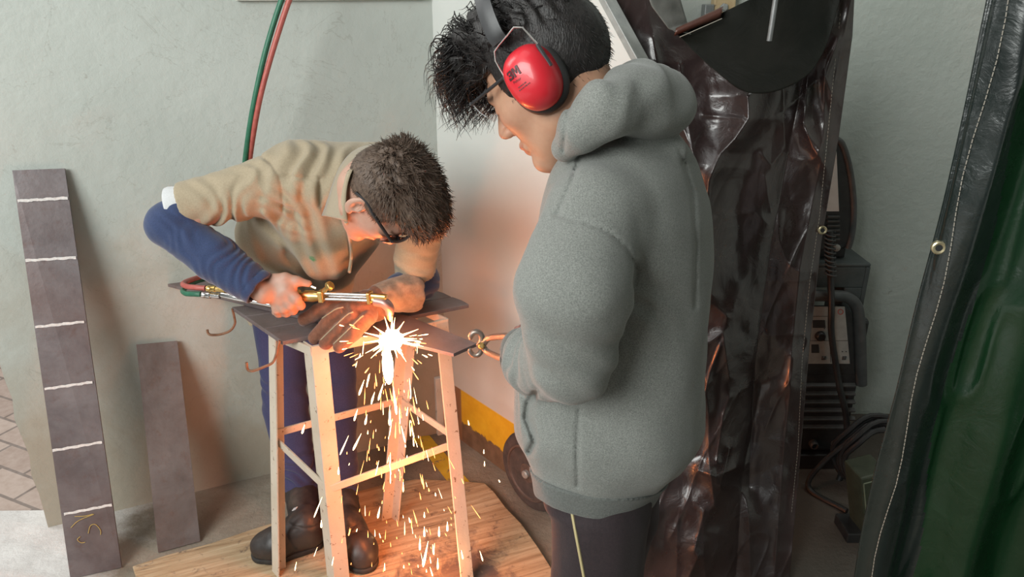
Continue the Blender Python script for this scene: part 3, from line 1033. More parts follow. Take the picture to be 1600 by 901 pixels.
def main_sheet(U, V):
    v = V
    L = interp(v, [(0, 948), (0.15, 985), (0.4, 1000), (0.8, 1003), (1, 1000)])
    R = interp(v, [(0, 1338), (0.12, 1332), (0.28, 1311), (0.45, 1284), (0.62, 1265), (0.83, 1248), (1.0, 1233)])
    px = L + (R - L) * U
    top = interp(U, [(0, -60), (0.14, -30), (0.26, 45), (0.38, 75), (0.6, 85), (0.75, 60), (0.9, -20), (1, -60)])
    py = top + (908 - top) * v
    Y = interp(v, [(0, 1.95), (0.3, 1.90), (0.6, 1.815), (0.8, 1.755), (1, 1.655)]) + 0.02 * np.sin(U * 7.0 + v * 1.5)
    w = 0.0
    for pl, wd, amp in CREASES:
        d = poly_d(px, py, pl)
        w = w + amp * (0.75 * np.exp(-d / (wd * 1.1)) + 0.5 * np.exp(-(d / (wd * 3.0)) ** 2))
    q = np.stack([px / 60, py / 170, np.zeros_like(px)], -1)
    rid = 1 - np.abs(vnoise(q, 3))
    q2 = np.stack([px / 40 + py / 90, py / 80, np.zeros_like(px)], -1)
    rid2 = 1 - np.abs(vnoise(q2, 9))
    q3 = np.stack([px / 11, py / 16, np.zeros_like(px)], -1)
    w = w + 0.010 * rid ** 2 + 0.0022 * rid2 ** 4 + 0.0006 * vnoise(q3, 4) + 0.0055 * vnoise(np.stack([px / 55 + py / 160, py / 75, np.zeros_like(px)], -1), 12) + 0.0022 * vnoise(np.stack([px / 24, py / 30, np.zeros_like(px)], -1), 14)
    xc = np.interp(py, [90, 150, 185, 215, 240, 280, 330, 390, 460], [1175, 1170, 1170, 1150, 1126, 1108, 1102, 1108, 1112])
    A = np.interp(py, [70, 150, 300, 400, 480], [0, 0.058, 0.055, 0.035, 0])
    dl = px - xc
    w = w + A * np.where(dl < 0, np.clip(1 + dl / 115, 0, 1), np.exp(-(dl / 34) ** 2))
    w = w + 0.034 * np.clip((px - 1248) / 75, 0, 1) * np.interp(py, [0, 200, 300], [1, 0.8, 0])
    return pts_from(px, py, Y - w)

cur = empty('welding_curtain', (0.5, 1.86, 0.02), 'crumpled purple-black vinyl welding curtain with folded top behind the person in grey', 'welding curtain')
sheet('vinyl_sheet', main_sheet, 230, 380, M_vinyl, cur)

def cint(t, pts):
    xs, ys = np.array([p[0] for p in pts], float), np.array([p[1] for p in pts], float)
    m = np.gradient(ys, xs)
    k = np.clip(np.searchsorted(xs, t) - 1, 0, len(xs) - 2)
    h = xs[k + 1] - xs[k]
    s = np.clip((t - xs[k]) / h, 0, 1)
    return (2 * s ** 3 - 3 * s ** 2 + 1) * ys[k] + (s ** 3 - 2 * s ** 2 + s) * h * m[k] + (3 * s ** 2 - 2 * s ** 3) * ys[k + 1] + (s ** 3 - s ** 2) * h * m[k + 1]

def flap(U, V):
    # lower lip of the folded-over top, sagging towards the camera
    lx = cint(U, [(0, 1058), (0.12, 1085), (0.28, 1118), (0.48, 1170), (0.66, 1230), (0.82, 1276), (0.92, 1298), (1, 1322)])
    ly = cint(U, [(0, 52), (0.12, 80), (0.28, 110), (0.48, 144), (0.66, 136), (0.82, 100), (0.92, 50), (1, -40)])
    tx = interp(U, [(0, 1058), (0.25, 1128), (0.45, 1182), (0.7, 1240), (1, 1320)])
    ty = interp(U, [(0, 50), (0.25, 20), (0.45, -6), (0.7, -40), (1, -60)])
    s = V ** 0.9
    px, py = tx + (lx - tx) * s, ty + (ly - ty) * s
    bulge = np.sin(np.clip(U, 0, 1) * PI) ** 0.7
    Y = 1.86 - 0.02 * bulge - (0.13 * bulge + 0.01) * V ** 1.3
    q = np.stack([px / 50, py / 60, np.zeros_like(px)], -1)
    Y = Y - 0.006 * vnoise(q, 21)
    return pts_from(px, py, Y)
fl = sheet('folded_flap', flap, 120, 60, M_flap, cur)

def grey_ribbon(U, V):
    cx = interp(U, [(0, 1000), (0.3, 1018), (0.6, 1045), (1, 1112)])
    cy = interp(U, [(0, -40), (0.3, 10), (0.6, 46), (1, 62)])
    wd = interp(U, [(0, 52), (0.3, 46), (0.6, 30), (1, 16)])
    px, py = cx + wd * V * 0.95, cy - wd * V * 0.30
    Y = 1.845 + 0.05 * V - 0.02 * np.sin(U * PI)
    return pts_from(px, py, Y + 0.004 * vnoise(np.stack([px / 18, py / 18, px * 0], -1), 2))
sheet('dusty_fold', grey_ribbon, 50, 14, M_flapgrey, cur)

def hem(U, V):
    px = 1055 + (1128 - 1055) * U - 2 * np.cos(V * 6.28)
    py = 50 + (19 - 50) * U + 7.5 * np.cos(V * 6.28) * (0.8 + 0.4 * U)
    Y = 1.835 - 0.018 * np.sin(V * 6.28)
    return pts_from(px, py, Y)
sheet('rolled_hem', hem, 20, 16, M_hemred, cur, 0.001)
MB().tube([P(1062 + 6.6 * i, 58 - 2.9 * i, Y=1.813) for i in range(11)], 0.0011, 5).build('hem_thread', M_stitch, cur)

def on_sheet(px, py, off=0.004):
    """Nearest point of the first curtain to a picture position."""
    U, V = np.meshgrid(np.linspace(0, 1, 160), np.linspace(0, 1, 220))
    w = main_sheet(U.ravel(), V.ravel())
    x, y, z = w[:, 0], w[:, 1], CAM_H - w[:, 2]
    zc = y * CP + z * SP
    d = np.hypot(800 + FPX * x / zc - px, 450.5 + FPX * (z * CP - y * SP) / zc - py)
    return Vector(w[d.argmin()]) - Vector((0, off, 0))

def stitches(parent, pts, r, dash=0.012, gap=0.004, m=None):
    mb = MB()
    for a, b_ in zip(pts[:-1], pts[1:]):
        L = (b_ - a).length
        n = max(1, int(L / (dash + gap)))
        for i in range(n):
            s, e = i / n, (i + dash / (dash + gap)) / n
            mb.tube([a.lerp(b_, s), a.lerp(b_, e)], r, 4)
    return mb.build('stitching', m or M_stitch, parent)

st = [P(x, y, Y=yy) for x, y, yy in [(1312, 20, 1.86), (1300, 130, 1.85), (1288, 250, 1.84), (1278, 340, 1.825), (1264, 440, 1.80), (1252, 560, 1.775), (1246, 700, 1.74), (1236, 800, 1.71)]]
st = [on_sheet(*proj(p), 0.006) for p in st]
stitches(cur, st, 0.0006, 0.006, 0.003)

def eyelet(parent, c, axis, r):
    m_ = MB().lathe(c, axis, [(-0.006, r * 1.0), (0.0016, r * 1.0), (0.0030, r * 0.8), (0.0020, r * 0.52), (0.0016, r * 0.5)], 20)
    m_.lathe(c, axis, [(0.0012, r * 0.5), (0.0020, r * 0.49)], 16, 1)
    return m_.build('eyelet', [M_eyelet, M_dark], parent, smooth=True)
g = on_sheet(1283, 358, 0.006)
eyelet(cur, g, (-0.1, -1, 0.1), 0.0115)

# second curtain: green, close to the camera on the right
GX, GY = 0.712, 1.2
gdir = Vector((0.97, -0.24, 0))
gnorm = np.array([-0.24, -0.97, 0.0])
def green_sheet(U, V):
    s = U * 0.62
    z = 2.02 - V * 1.80
    base = np.stack([GX + gdir.x * s, GY + gdir.y * s, z], -1)
    q = np.stack([s * 9 + 0.4 * z, z * 1.3, s * 0], -1)
    amp = np.clip(s / 0.06, 0.12, 1)
    w = amp * (0.030 * np.sin(s * 38 + 0.9 * np.sin(z * 2.2)) * (0.5 + 0.5 * V) + 0.020 * vnoise(q, 31) + 0.008 * (1 - np.abs(vnoise(np.stack([s * 26, z * 5, s * 0], -1), 8))) ** 2)
    base = base + gnorm * w[:, None]
    base[:, 0] += 0.010 * vnoise(np.stack([z * 3, z * 0, z * 0 + 5], -1), 2) * (U < 0.02)
    return base
gc = empty('welding_curtain', (GX + 0.25, GY - 0.06, 0.22), 'dark green vinyl welding curtain hanging at the far right with a stitched black hem', 'welding curtain')
sheet('vinyl_sheet', green_sheet, 150, 200, None, gc, 0.0014, [M_ghem, M_gvinyl], lambda u, v: (u * 0.62 > 0.062 + 0.05 * v + 0.012 * np.sin(v * 17)).astype(int))
def green_pt(s, z, off=0.004):
    p = green_sheet(np.array([s / 0.62]), np.array([(2.02 - z) / 1.80]))[0]
    return Vector(p) + Vector(gnorm) * off
stitches(gc, [green_pt(0.026 + 0.004 * math.sin(i), 1.98 - i * 0.06) for i in range(30)], 0.0008, 0.006, 0.002)
for z in (1.195, 0.44, 0.80):
    if z == 0.80:
        continue
    eyelet(gc, green_pt(0.013, z, 0.004), Vector(gnorm), 0.0115)

# rail that carries both curtains (above the picture) and a rod hanging from it
M_pipe = pm('grey_painted_pipe', (0.20, 0.21, 0.21), (0.27, 0.28, 0.28), 30, 0.4, 0.4)
rail = empty('curtain_rail', (0.6, 1.88, 2.06), 'grey steel curtain rail above the welding curtains', 'rail')
MB().tube([(0.05, 1.88, 2.06), (3.0, 1.88, 2.06)], 0.014, 12).build('tube', M_pipe, rail, smooth=True)
for x in (0.12, 2.4):
    MB().tube([(x, 1.88, 2.06), (x, 2.6, 2.06)], 0.012, 10).build('arm', M_pipe, rail, smooth=True)
MB().tube([(0.712, 1.2, 2.03), (1.4, 1.03, 2.03)], 0.014, 10).build('tube', M_pipe, rail, smooth=True)
MB().tube([(0.80, 1.178, 2.03), (0.80, 1.88, 2.06)], 0.010, 10).build('arm', M_pipe, rail, smooth=True)
for a, b_ in ((P(965, -40, Y=1.95), Vector((0.30, 1.88, 2.06))), (P(1330, -40, Y=1.93), Vector((0.86, 1.88, 2.06)))):
    MB().tube([a, b_], 0.002, 6).build('tie_wire', M_zinc, rail, smooth=True)
rod = empty('hanging_rod', P(1202, 64, Y=1.70), 'dark steel rod hanging down in front of the folded curtain top', 'rod')
rtop = Vector((0.645, 1.862, 2.06))
MB().tube([P(1202, 64, Y=1.70), P(1205, 45, Y=1.70), P(1213, -8, Y=1.70)], 0.0058, 12).build('shaft', M_pipe, rod, smooth=True)
MB().tube([P(1213, -8, Y=1.70), rtop], 0.004, 8).build('hanger', M_pipe, rod, smooth=True)

# bracket on the wall seen through the gap
M_tan = pm('tan_chipped_paint', (0.42, 0.30, 0.16), (0.55, 0.42, 0.25), 30, 0.6, spots=(60, 0.6, 0.05, (0.12, 0.08, 0.05)))
br = empty('wall_bracket', (0.80, 2.585, 1.56), 'tan bolted bracket on the wall seen above the sagging curtain', 'bracket')
MB().box(P(1130, 5, Y=2.575), 0.070, 0.045, 0.12).build('plate', M_tan, br, bevel=0.004)
MB().box(P(1105, 22, Y=2.57), 0.030, 0.05, 0.06).build('lug', M_pipe, br, bevel=0.003)
MB().lathe(P(1131, 12, Y=2.552), (0, -1, 0), [(0, 0.014), (0.006, 0.014), (0.007, 0.008), (0.016, 0.008)], 6).build('bolt', M_zinc, br)

# ================================================================ welding set behind the curtains
M_cab = pm('blue_grey_cabinet', (0.050, 0.060, 0.060), (0.075, 0.085, 0.085), 20, 0.5, bstr=0.1)
M_blk = pm('black_plastic', (0.016, 0.016, 0.017), (0.028, 0.028, 0.028), 30, 0.42, bstr=0.08)
M_dgrey = pm('dark_grey_plastic', (0.055, 0.058, 0.058), (0.08, 0.083, 0.083), 30, 0.5)
M_panel = pm('grey_white_panel', (0.26, 0.27, 0.255), (0.32, 0.33, 0.31), 30, 0.5)
M_label = pm('white_label', (0.62, 0.62, 0.60), (0.68, 0.68, 0.66), 30, 0.5)
M_line = pm('panel_print', (0.03, 0.03, 0.03), None, 10, 0.6)
M_redp = pm('red_print', (0.40, 0.06, 0.04), None, 10, 0.6)

CY = 2.30
cab = empty('machine_trolley', (1.06, 2.42, 0), 'blue-grey machine trolley frame against the right wall', 'trolley')
ct = P(1362, 412, Y=CY)
cw0 = 0.84
def fbox(x0, x1, y0, y1, z0, z1):
    return MB().box(((x0 + x1) / 2, (y0 + y1) / 2, (z0 + z1) / 2), x1 - x0, y1 - y0, z1 - z0)
fbox(cw0, ct.x, CY, 2.56, ct.z - 0.012, ct.z).build('top_plate', M_cab, cab, bevel=0.004)
fbox(ct.x - 0.016, ct.x, CY, 2.56, 0.03, ct.z - 0.012).build('side_panel', M_cab, cab, bevel=0.003)
fbox(cw0, cw0 + 0.016, CY, 2.56, 0.03, ct.z - 0.012).build('side_panel', M_cab, cab, bevel=0.003)
fbox(cw0 + 0.016, ct.x - 0.016, CY, CY + 0.012, ct.z - 0.085, ct.z - 0.012).build('cross_panel', M_cab, cab, bevel=0.003)
fbox(ct.x - 0.075, ct.x - 0.016, CY, CY + 0.012, ct.z - 0.26, ct.z - 0.085).build('corner_gusset', M_cab, cab, bevel=0.003)
fbox(cw0 + 0.016, ct.x - 0.016, CY, 2.56, 0.03, 0.06).build('base_plate', M_cab, cab, bevel=0.003)
MB().box(P(1307, 446, Y=2.552), 0.065, 0.003, 0.08).build('data_plate', M_label, cab)
for x in (cw0 + 0.03, ct.x - 0.03):
    for y in (CY + 0.04, 2.51):
        MB().lathe((x - 0.012, y, 0.018), (1, 0, 0), [(0, 0.014), (0.003, 0.018), (0.021, 0.018), (0.024, 0.014)], 16).build('castor', M_blk, cab, smooth=True)

MY = 2.245
ps = empty('welding_machine', (1.0, 2.3, 0.06), 'black welding power source with pale control panel and rounded handle', 'welding machine')
pz = lambda y: P(1300, y, Y=MY).z
pxx = lambda x, y=530: P(x, y, Y=MY).x
x1 = pxx(1349, 560)
x0 = x1 - 0.30
fbox(x0, x1, MY, 2.29, 0.062, pz(500)).build('housing', M_blk, ps, bevel=0.012)
# arched handle frame
hp = [P(1232, 470, Y=MY), P(1245, 462, Y=MY), P(1300, 462, Y=MY), P(1325, 465, Y=MY), P(1339, 480, Y=MY), P(1343, 510, Y=MY), P(1345, 560, Y=MY), P(1346, 600, Y=MY)]
MB().tube(catmull(hp, 6), 0.019, 12).build('handle', M_dgrey, ps, smooth=True)
bez = [P(1240, 480, Y=MY - 0.006), P(1322, 480, Y=MY - 0.006), P(1332, 490, Y=MY - 0.006), P(1336, 585, Y=MY - 0.006), P(1240, 585, Y=MY - 0.006)]
MB().prism(bez, (0, 0.02, 0)).build('bezel', M_blk, ps, bevel=0.003)
pan = MB()
q = lambda x, y, o=0.0: P(x, y, Y=MY - 0.010 - o)
pan.prism([q(1235, 479), q(1320, 479), q(1328, 568), q(1235, 568)], (0, 0.004, 0), 0)
for a, b_ in (((1235, 494), (1294, 494)), ((1235, 532), (1326, 532)), ((1294, 480), (1298, 566))):
    pan.tube([q(*a), q(*b_)], 0.0010, 5, 1)
pan.prism([q(1270, 500, 0.001), q(1289, 500, 0.001), q(1290, 512, 0.001), q(1270, 512, 0.001)], (0, 0.001, 0), 1)
pan.prism([q(1268, 538, 0.001), q(1279, 538, 0.001), q(1280, 551, 0.001), q(1268, 551, 0.001)], (0, 0.001, 0), 1)
ring = arc(1313.5, 487, 4, 4, 0, 360, MY - 0.012, 14)
pan.tube(ring, 0.0012, 5, 2)
for x, y in ((1316, 549), (1322, 549), (1288, 513), (1288, 531)):
    pan.lathe(q(x, y), (0, -1, 0), [(0, 0.0018), (0.002, 0.0018)], 8, 1)
pan.build('control_panel', [M_panel, M_line, M_redp], ps)
MB().lathe(q(1281, 524), (0, -1, 0), [(0, 0.017), (0.012, 0.016), (0.016, 0.012)], 18).build('knob', M_blk, ps, smooth=True)
for x in (1287, 1319):
    mb = MB().box(q(x, 559), 0.014, 0.004, 0.014)
    mb.lathe(q(x, 559, 0.002), (0, -1, 0), [(0, 0.005), (0.004, 0.004)], 12)
    mb.build('button', M_dgrey, ps, bevel=0.001)
for i in range(6):
    y = 600 + i * 13
    MB().box((P(1290, y, Y=MY).x, MY - 0.006, pz(y)), 0.20, 0.016, 0.010, Matrix.Rotation(0.5, 3, 'X')).build('louvre', M_dgrey, ps, bevel=0.002)
for x in (1270, 1305):
    MB().lathe(P(x, 692, Y=MY), (0, -1, 0), [(0, 0.016), (0.018, 0.015), (0.022, 0.011), (0.012, 0.009)], 16).build('socket', M_dgrey, ps, smooth=True)
o = fbox(x0, x1, MY - 0.02, 2.29, 0.0, 0.06).build('foot_plinth', M_blk, ps, bevel=0.004)

wf = empty('wire_feeder', (1.0, 2.4, ct.z), 'black wire feeder with curved cover standing on the trolley top', 'wire feeder')
FY = 2.34
prof = [(1255, 213), (1312, 219), (1320, 230), (1327, 252), (1333, 285), (1336, 320), (1335, 352), (1332, 372), (1327, 386), (1310, 392), (1255, 392)]
MB().prism([P(x, y, Y=FY) for x, y in prof], (0, 0.20, 0)).build('cover', M_blk, wf, bevel=0.008)
rim = [(1290, 214), (1312, 219), (1320, 230), (1327, 252), (1333, 285), (1336, 320), (1335, 352), (1332, 372), (1327, 388)]
MB().tube(catmull([P(x - 2, y, Y=FY) for x, y in rim], 4), 0.010, 10).build('edge_trim', M_dgrey, wf, smooth=True)
MB().prism([P(x, y, Y=FY - 0.004) for x, y in ((1270, 236), (1307, 236), (1311, 330), (1270, 330))], (0, 0.004, 0)).build('front_label', M_label, wf)
for i in range(6):
    MB().box(P(1302, 338 + 7 * i, Y=FY - 0.003), 0.04, 0.012, 0.006).build('vent_rib', M_dgrey, wf, bevel=0.001)
bz = P(1300, 392, Y=FY).z
fbox(0.86, P(1326, 392, Y=FY).x, FY + 0.02, FY + 0.18, ct.z, bz + 0.004).build('foot', M_blk, wf, bevel=0.004)
MB().lathe(P(1306, 386, Y=FY), (0, -1, 0), [(0, 0.012), (0.01, 0.012), (0.012, 0.008)], 12).build('outlet', M_zinc, wf, smooth=True)

cab_pts = [P(1297, 362, Y=2.30), P(1297, 395, Y=2.27), P(1298, 430, Y=2.24), P(1299, 480, Y=2.20), P(1299, 520, Y=2.195), P(1306, 570, Y=2.195), P(1313, 610, Y=2.19), P(1322, 650, Y=2.19), P(1322, 700, Y=2.19), P(1305, 760, Y=2.16), P(1250, 800, Y=2.15)]
wcab = empty('torch_cable', P(1300, 500, Y=2.19), 'black welding cable with spring sleeve hanging in front of the control panel', 'cable')
MB().tube(catmull(cab_pts, 8), 0.0105, 12).build('sheath', M_blk, wcab, smooth=True)
spr = []
cps = catmull(cab_pts[:3], 40)
for i, p in enumerate(cps):
    a = i * 2 * PI / 8
    spr.append(p + Vector((math.cos(a) * 0.0165, math.sin(a) * 0.0165, 0)))
MB().tube(spr, 0.0032, 6).build('spring', M_dgrey, wcab, smooth=True)

coil = empty('cable_coil', (1.25, 2.13, 0), 'coiled black cable lying on the floor by the green curtain', 'cable')
mb = MB()
for i in range(7):
    r = 0.115 + 0.010 * (i % 3)
    c = Vector((1.235 + 0.012 * (i % 2), 2.12 - 0.012 * i + 0.04, 0.135 + 0.004 * (i % 3)))
    mb.tube([c + Vector((math.cos(2 * PI * k / 28) * r, 0.01 * math.sin(k), math.sin(2 * PI * k / 28) * r * 0.98)) for k in range(29)], 0.0095, 8)
mb.build('loops', M_blk, coil, smooth=True)
MB().tube(catmull([(1.235, 2.10, 0.25), (1.15, 2.10, 0.22), (1.06, 2.12, 0.10), (1.02, 2.10, 0.012), (1.10, 1.98, 0.011)], 8), 0.0095, 8).build('tail', M_blk, coil, smooth=True)

M_olive = pm('olive_green_case', (0.035, 0.042, 0.026), (0.055, 0.062, 0.040), 24, 0.5, bstr=0.15)
M_oedge = pm('pale_olive_edging', (0.14, 0.155, 0.10), (0.18, 0.20, 0.14), 24, 0.5)
bx = P(1332, 852, h=0.0)
case = empty('metal_case', (bx.x, bx.y, 0), 'olive green metal case standing on the floor behind the green curtain edge', 'case')
R = Matrix.Rotation(math.radians(-14), 3, 'Y') @ Matrix.Rotation(math.radians(6), 3, 'Z')
cc = Vector((bx.x + 0.045, bx.y + 0.05, 0.145))
MB().box(cc, 0.085, 0.10, 0.24, R).build('body', M_olive, case, bevel=0.006)
mb = MB()
for sx in (-1, 1):
    mb.tube([cc + R @ Vector((sx * 0.036, -0.051, -0.10)), cc + R @ Vector((sx * 0.036, -0.051, 0.10))], 0.0022, 6)
for sz in (-1, 1):
    mb.tube([cc + R @ Vector((-0.036, -0.051, sz * 0.10)), cc + R @ Vector((0.036, -0.051, sz * 0.10))], 0.0022, 6)
mb.build('edging', M_oedge, case)
MB().box(cc + R @ Vector((-0.012, -0.051, -0.075)), 0.022, 0.002, 0.012, R).build('plate', M_label, case)
MB().box(cc + Vector((-0.01, 0.01, -0.127)), 0.10, 0.10, 0.036).build('foot', M_blk, case, bevel=0.004)

# ================================================================ people
def skin_mat(name, base, red):
    m, nt, b = new_mat(name)
    n = ramp(nt, noise(nt, 45, 5, 0.6), [(0.3, base), (0.7, tuple(x * y for x, y in zip(base, red)))])
    at = nd(nt, 'ShaderNodeAttribute', attribute_name='tint')
    mu = nt.nodes.new('ShaderNodeMix')
    mu.data_type, mu.blend_type = 'RGBA', 'MULTIPLY'
    mu.inputs[0].default_value = 1.0
    nt.links.new(n, mu.inputs[6])
    nt.links.new(at.outputs['Color'], mu.inputs[7])
    nt.links.new(mu.outputs[2], b.inputs['Base Color'])
    b.inputs['Roughness'].default_value = 0.5
    b.inputs['Subsurface Weight'].default_value = 0.12
    b.inputs['Subsurface Radius'].default_value = (0.012, 0.005, 0.003)
    b.inputs['Subsurface Scale'].default_value = 0.4
    bump(nt, b, noise(nt, 260, 4, 0.6), 0.10, 0.002)
    return m

def cloth_mat(name, c1, c2, scale=300, rough=0.9, stretch=None, sheen=0.25, bs=0.25, stains=None):
    m, nt, b = new_mat(name)
    col = ramp(nt, noise(nt, scale, 3, 0.7, stretch=stretch), [(0.32, c1), (0.68, c2)])
    if stains:
        for cpos, rad, cc, wt in stains:
            v = nd(nt, 'ShaderNodeVectorMath', operation='DISTANCE')
            nt.links.new(nd(nt, 'ShaderNodeTexCoord').outputs['Object'], v.inputs[0])
            v.inputs[1].default_value = cpos
            f = math_n(nt, 'ADD', math_n(nt, 'MULTIPLY', v.outputs['Value'], 1.0 / rad), math_n(nt, 'MULTIPLY', noise(nt, 1.6 / rad, 6, 0.65), 1.2))
            col = mix(nt, ramp(nt, f, [(1.1, 0.0), (1.0, 0.0)] if False else [(0.95, wt), (1.0, wt * 0.6)] if False else [(0.75, wt), (1.0, 0.0)]), col, cc)
    nt.links.new(col, b.inputs['Base Color'])
    b.inputs['Roughness'].default_value = rough
    b.inputs['Sheen Weight'].default_value = sheen
    b.inputs['Sheen Roughness'].default_value = 0.5
    bump(nt, b, noise(nt, scale * 1.5, 3, 0.6, stretch=stretch), bs, 0.002)
    return m

def head_sdf(g, O, F, L, U, s, near_ear=None):
    F, L, U, O = [np.array(a, float) for a in (F, L, U, O)]
    R = np.stack([F, L, U], 1)
    p = lambda f, l, u: O + s * (F * f + L * l + U * u)
    e = lambda c, r, k=0.0, op='add': g.ell(p(*c), np.array(r) * s, R, k * s, op)
    c = lambda a, b, ra, rb, k=0.0, op='add': g.cone(p(*a), p(*b), ra * s, rb * s, k * s, op)
    e((-0.010, 0, 0.030), (0.098, 0.077, 0.088))
    e((0.036, 0, -0.028), (0.058, 0.059, 0.082), 0.03)
    for q in (-1, 1):
        c((0.0, q * 0.047, -0.062), (0.066, q * 0.014, -0.104), 0.020, 0.015, 0.03)
        e((0.056, q * 0.040, -0.020), (0.026, 0.021, 0.020), 0.025)
    e((0.076, 0, -0.105), (0.016, 0.020, 0.014), 0.02)
    c((0.080, -0.032, 0.018), (0.080, 0.032, 0.018), 0.012, 0.012, 0.018)
    for q in (-1, 1):
        e((0.099, q * 0.031, -0.001), (0.013, 0.019, 0.012), 0.014, 'sub')
        e((0.078, q * 0.031, -0.002), (0.0135, 0.016, 0.0125), 0.003)
        g.chain([p(0.0915, q * 0.018, -0.006), p(0.0925, q * 0.030, -0.009), p(0.088, q * 0.043, -0.006)], [0.0012 * s] * 3, 0.002 * s, 'sub')
    c((0.090, 0, 0.012), (0.112, 0, -0.031), 0.0075, 0.0115, 0.012)
    for q in (-1, 1):
        e((0.101, q * 0.0125, -0.036), (0.012, 0.0085, 0.009), 0.006)
        e((0.106, q * 0.007, -0.045), (0.006, 0.0035, 0.004), 0.002, 'sub')
    g.chain([p(0.082, -0.024, -0.0700), p(0.0925, -0.008, -0.0655), p(0.0925, 0.008, -0.0655), p(0.082, 0.024, -0.0700)], [x * s for x in (0.0035, 0.0056, 0.0056, 0.0035)], 0.008 * s)
    g.chain([p(0.081, -0.022, -0.0735), p(0.0905, 0, -0.0770), p(0.081, 0.022, -0.0735)], [x * s for x in (0.004, 0.0065, 0.004)], 0.008 * s)
    g.chain([p(0.086, -0.024, -0.0715), p(0.0985, 0, -0.0710), p(0.086, 0.024, -0.0715)], [0.0010 * s] * 3, 0.002 * s, 'sub')
    for q in (-1, 1):
        a = np.stack([F * 0.96 - q * L * 0.28, q * L * 0.96 + F * 0.28, U], 1)
        cen = p(-0.012, q * 0.077, -0.012)
        g.ell(cen, np.array([0.019, 0.0085, 0.032]) * s, a, 0.004 * s)
        g.ell(p(-0.008, q * 0.085, -0.008), np.array([0.0115, 0.0065, 0.021]) * s, a, 0.003 * s, 'sub')
        g.ell(p(-0.006, q * 0.080, -0.014), np.array([0.006, 0.006, 0.009]) * s, a, 0.003 * s, 'sub')
        g.ell(p(0.002, q * 0.079, -0.014), np.array([0.005, 0.004, 0.006]) * s, a, 0.003 * s)
        g.ell(p(-0.004, q * 0.078, -0.040), np.array([0.008, 0.005, 0.007]) * s, a, 0.004 * s)
    return p

def head_tint(O, F, L, U, s, brow=(0.16, 0.13, 0.12)):
    F, L, U, O = [np.array(a, float) for a in (F, L, U, O)]
    def fn(v):
        q = (v - O) / s
        f, l, u = q @ F, q @ L, q @ U
        col = np.ones((len(v), 4))
        lip = np.exp(-(((u + 0.0715) / 0.009) ** 2) ** 1.5) * (np.abs(l) < 0.026) * (f > 0.082) * (np.abs(f) < 0.12)
        col[:, :3] *= 1 - lip[:, None] * np.array([0.12, 0.38, 0.36])
        bl = np.abs(l)
        by = 0.019 + 0.006 * np.sin(np.clip((bl - 0.012) / 0.036, 0, 1) * PI)
        br = np.exp(-(((u - by) / 0.0045) ** 2)) * (bl > 0.012) * (bl < 0.05) * (f > 0.06) * (f < 0.12)
        col[:, :3] *= 1 - br[:, None] * (1 - np.array(brow))
        lash = np.exp(-(((u + 0.008) / 0.0022) ** 2)) * (bl > 0.017) * (bl < 0.046) * (f > 0.075) * (f < 0.11)
        col[:, :3] *= 1 - 0.75 * lash[:, None]
        rosy = np.exp(-(((u + 0.03) / 0.022) ** 2 + ((bl - 0.04) / 0.022) ** 2)) * (f > 0.03) + np.exp(-(((u + 0.032) / 0.012) ** 2 + (bl / 0.014) ** 2)) * (f > 0.09)
        col[:, :3] *= 1 - np.clip(rosy, 0, 1)[:, None] * np.array([0.0, 0.13, 0.13])
        return col
    return fn

def strands(name, roots, tips_fn, m, parent, r0=0.0007, seg=5, taper=True):
    """Hair locks: roots (N,3); tips_fn(i, t) -> offset; triangular tapered tubes in one mesh."""
    V, Fc = [], []
    for i, r in enumerate(roots):
        pts = [np.array(r) + tips_fn(i, t) for t in np.linspace(0, 1, seg + 1)]
        rr = r0[i] if hasattr(r0, '__len__') else r0
        base = len(V)
        for j, p in enumerate(pts):
            t = pts[min(j + 1, seg)] - pts[max(j - 1, 0)]
            t = t / (np.linalg.norm(t) + 1e-9)
            a = np.cross(t, (0.31, 0.77, 0.55))
            a /= np.linalg.norm(a) + 1e-9
            b_ = np.cross(t, a)
            w = rr * (1 - 0.85 * (j / seg) ** 1.6)
            for k in range(3):
                an = 2 * PI * k / 3
                V.append(p + (a * math.cos(an) + b_ * math.sin(an)) * w)
        for j in range(seg):
            for k in range(3):
                Fc.append((base + j * 3 + k, base + j * 3 + (k + 1) % 3, base + j * 3 + 3 + (k + 1) % 3, base + j * 3 + 3 + k))
    return mobj(name, V, Fc, m, parent, True)

def unit(v):
    v = np.array(v, float)
    return v / np.linalg.norm(v)

def hair_mat(name, c1, c2):
    m, nt, b = new_mat(name)
    nt.links.new(ramp(nt, noise(nt, 120, 4, 0.6), [(0.3, c1), (0.7, c2)]), b.inputs['Base Color'])
    b.inputs['Roughness'].default_value = 0.42
    b.inputs['Specular IOR Level'].default_value = 0.4
    bump(nt, b, noise(nt, 420, 3, 0.6, stretch=(1, 1, 0.25)), 0.6, 0.003)
    return m

# ---------------------------------------------------------------- standing person in grey
M_skinA = skin_mat('tan_skin', (0.50, 0.29, 0.19), (0.90, 0.84, 0.82))
M_hood = cloth_mat('grey_marl_fleece', (0.120, 0.128, 0.117), (0.255, 0.265, 0.246), 520, 0.95, sheen=0.2, bs=0.12)
M_rib = cloth_mat('grey_marl_ribbing', (0.085, 0.092, 0.085), (0.145, 0.155, 0.145), 330, 0.95, sheen=0.2, bs=0.4)
M_trou = cloth_mat('dark_plum_track_cloth', (0.017, 0.010, 0.013), (0.027, 0.016, 0.019), 200, 0.8, sheen=0.08)
M_pipe_y = pm('straw_piping', (0.50, 0.42, 0.22), None, 30, 0.7)
M_gloveA = cloth_mat('dark_red_work_glove', (0.12, 0.035, 0.025), (0.17, 0.05, 0.035), 120, 0.75)
M_hairA = hair_mat('black_hair', (0.010, 0.009, 0.009), (0.026, 0.022, 0.021))
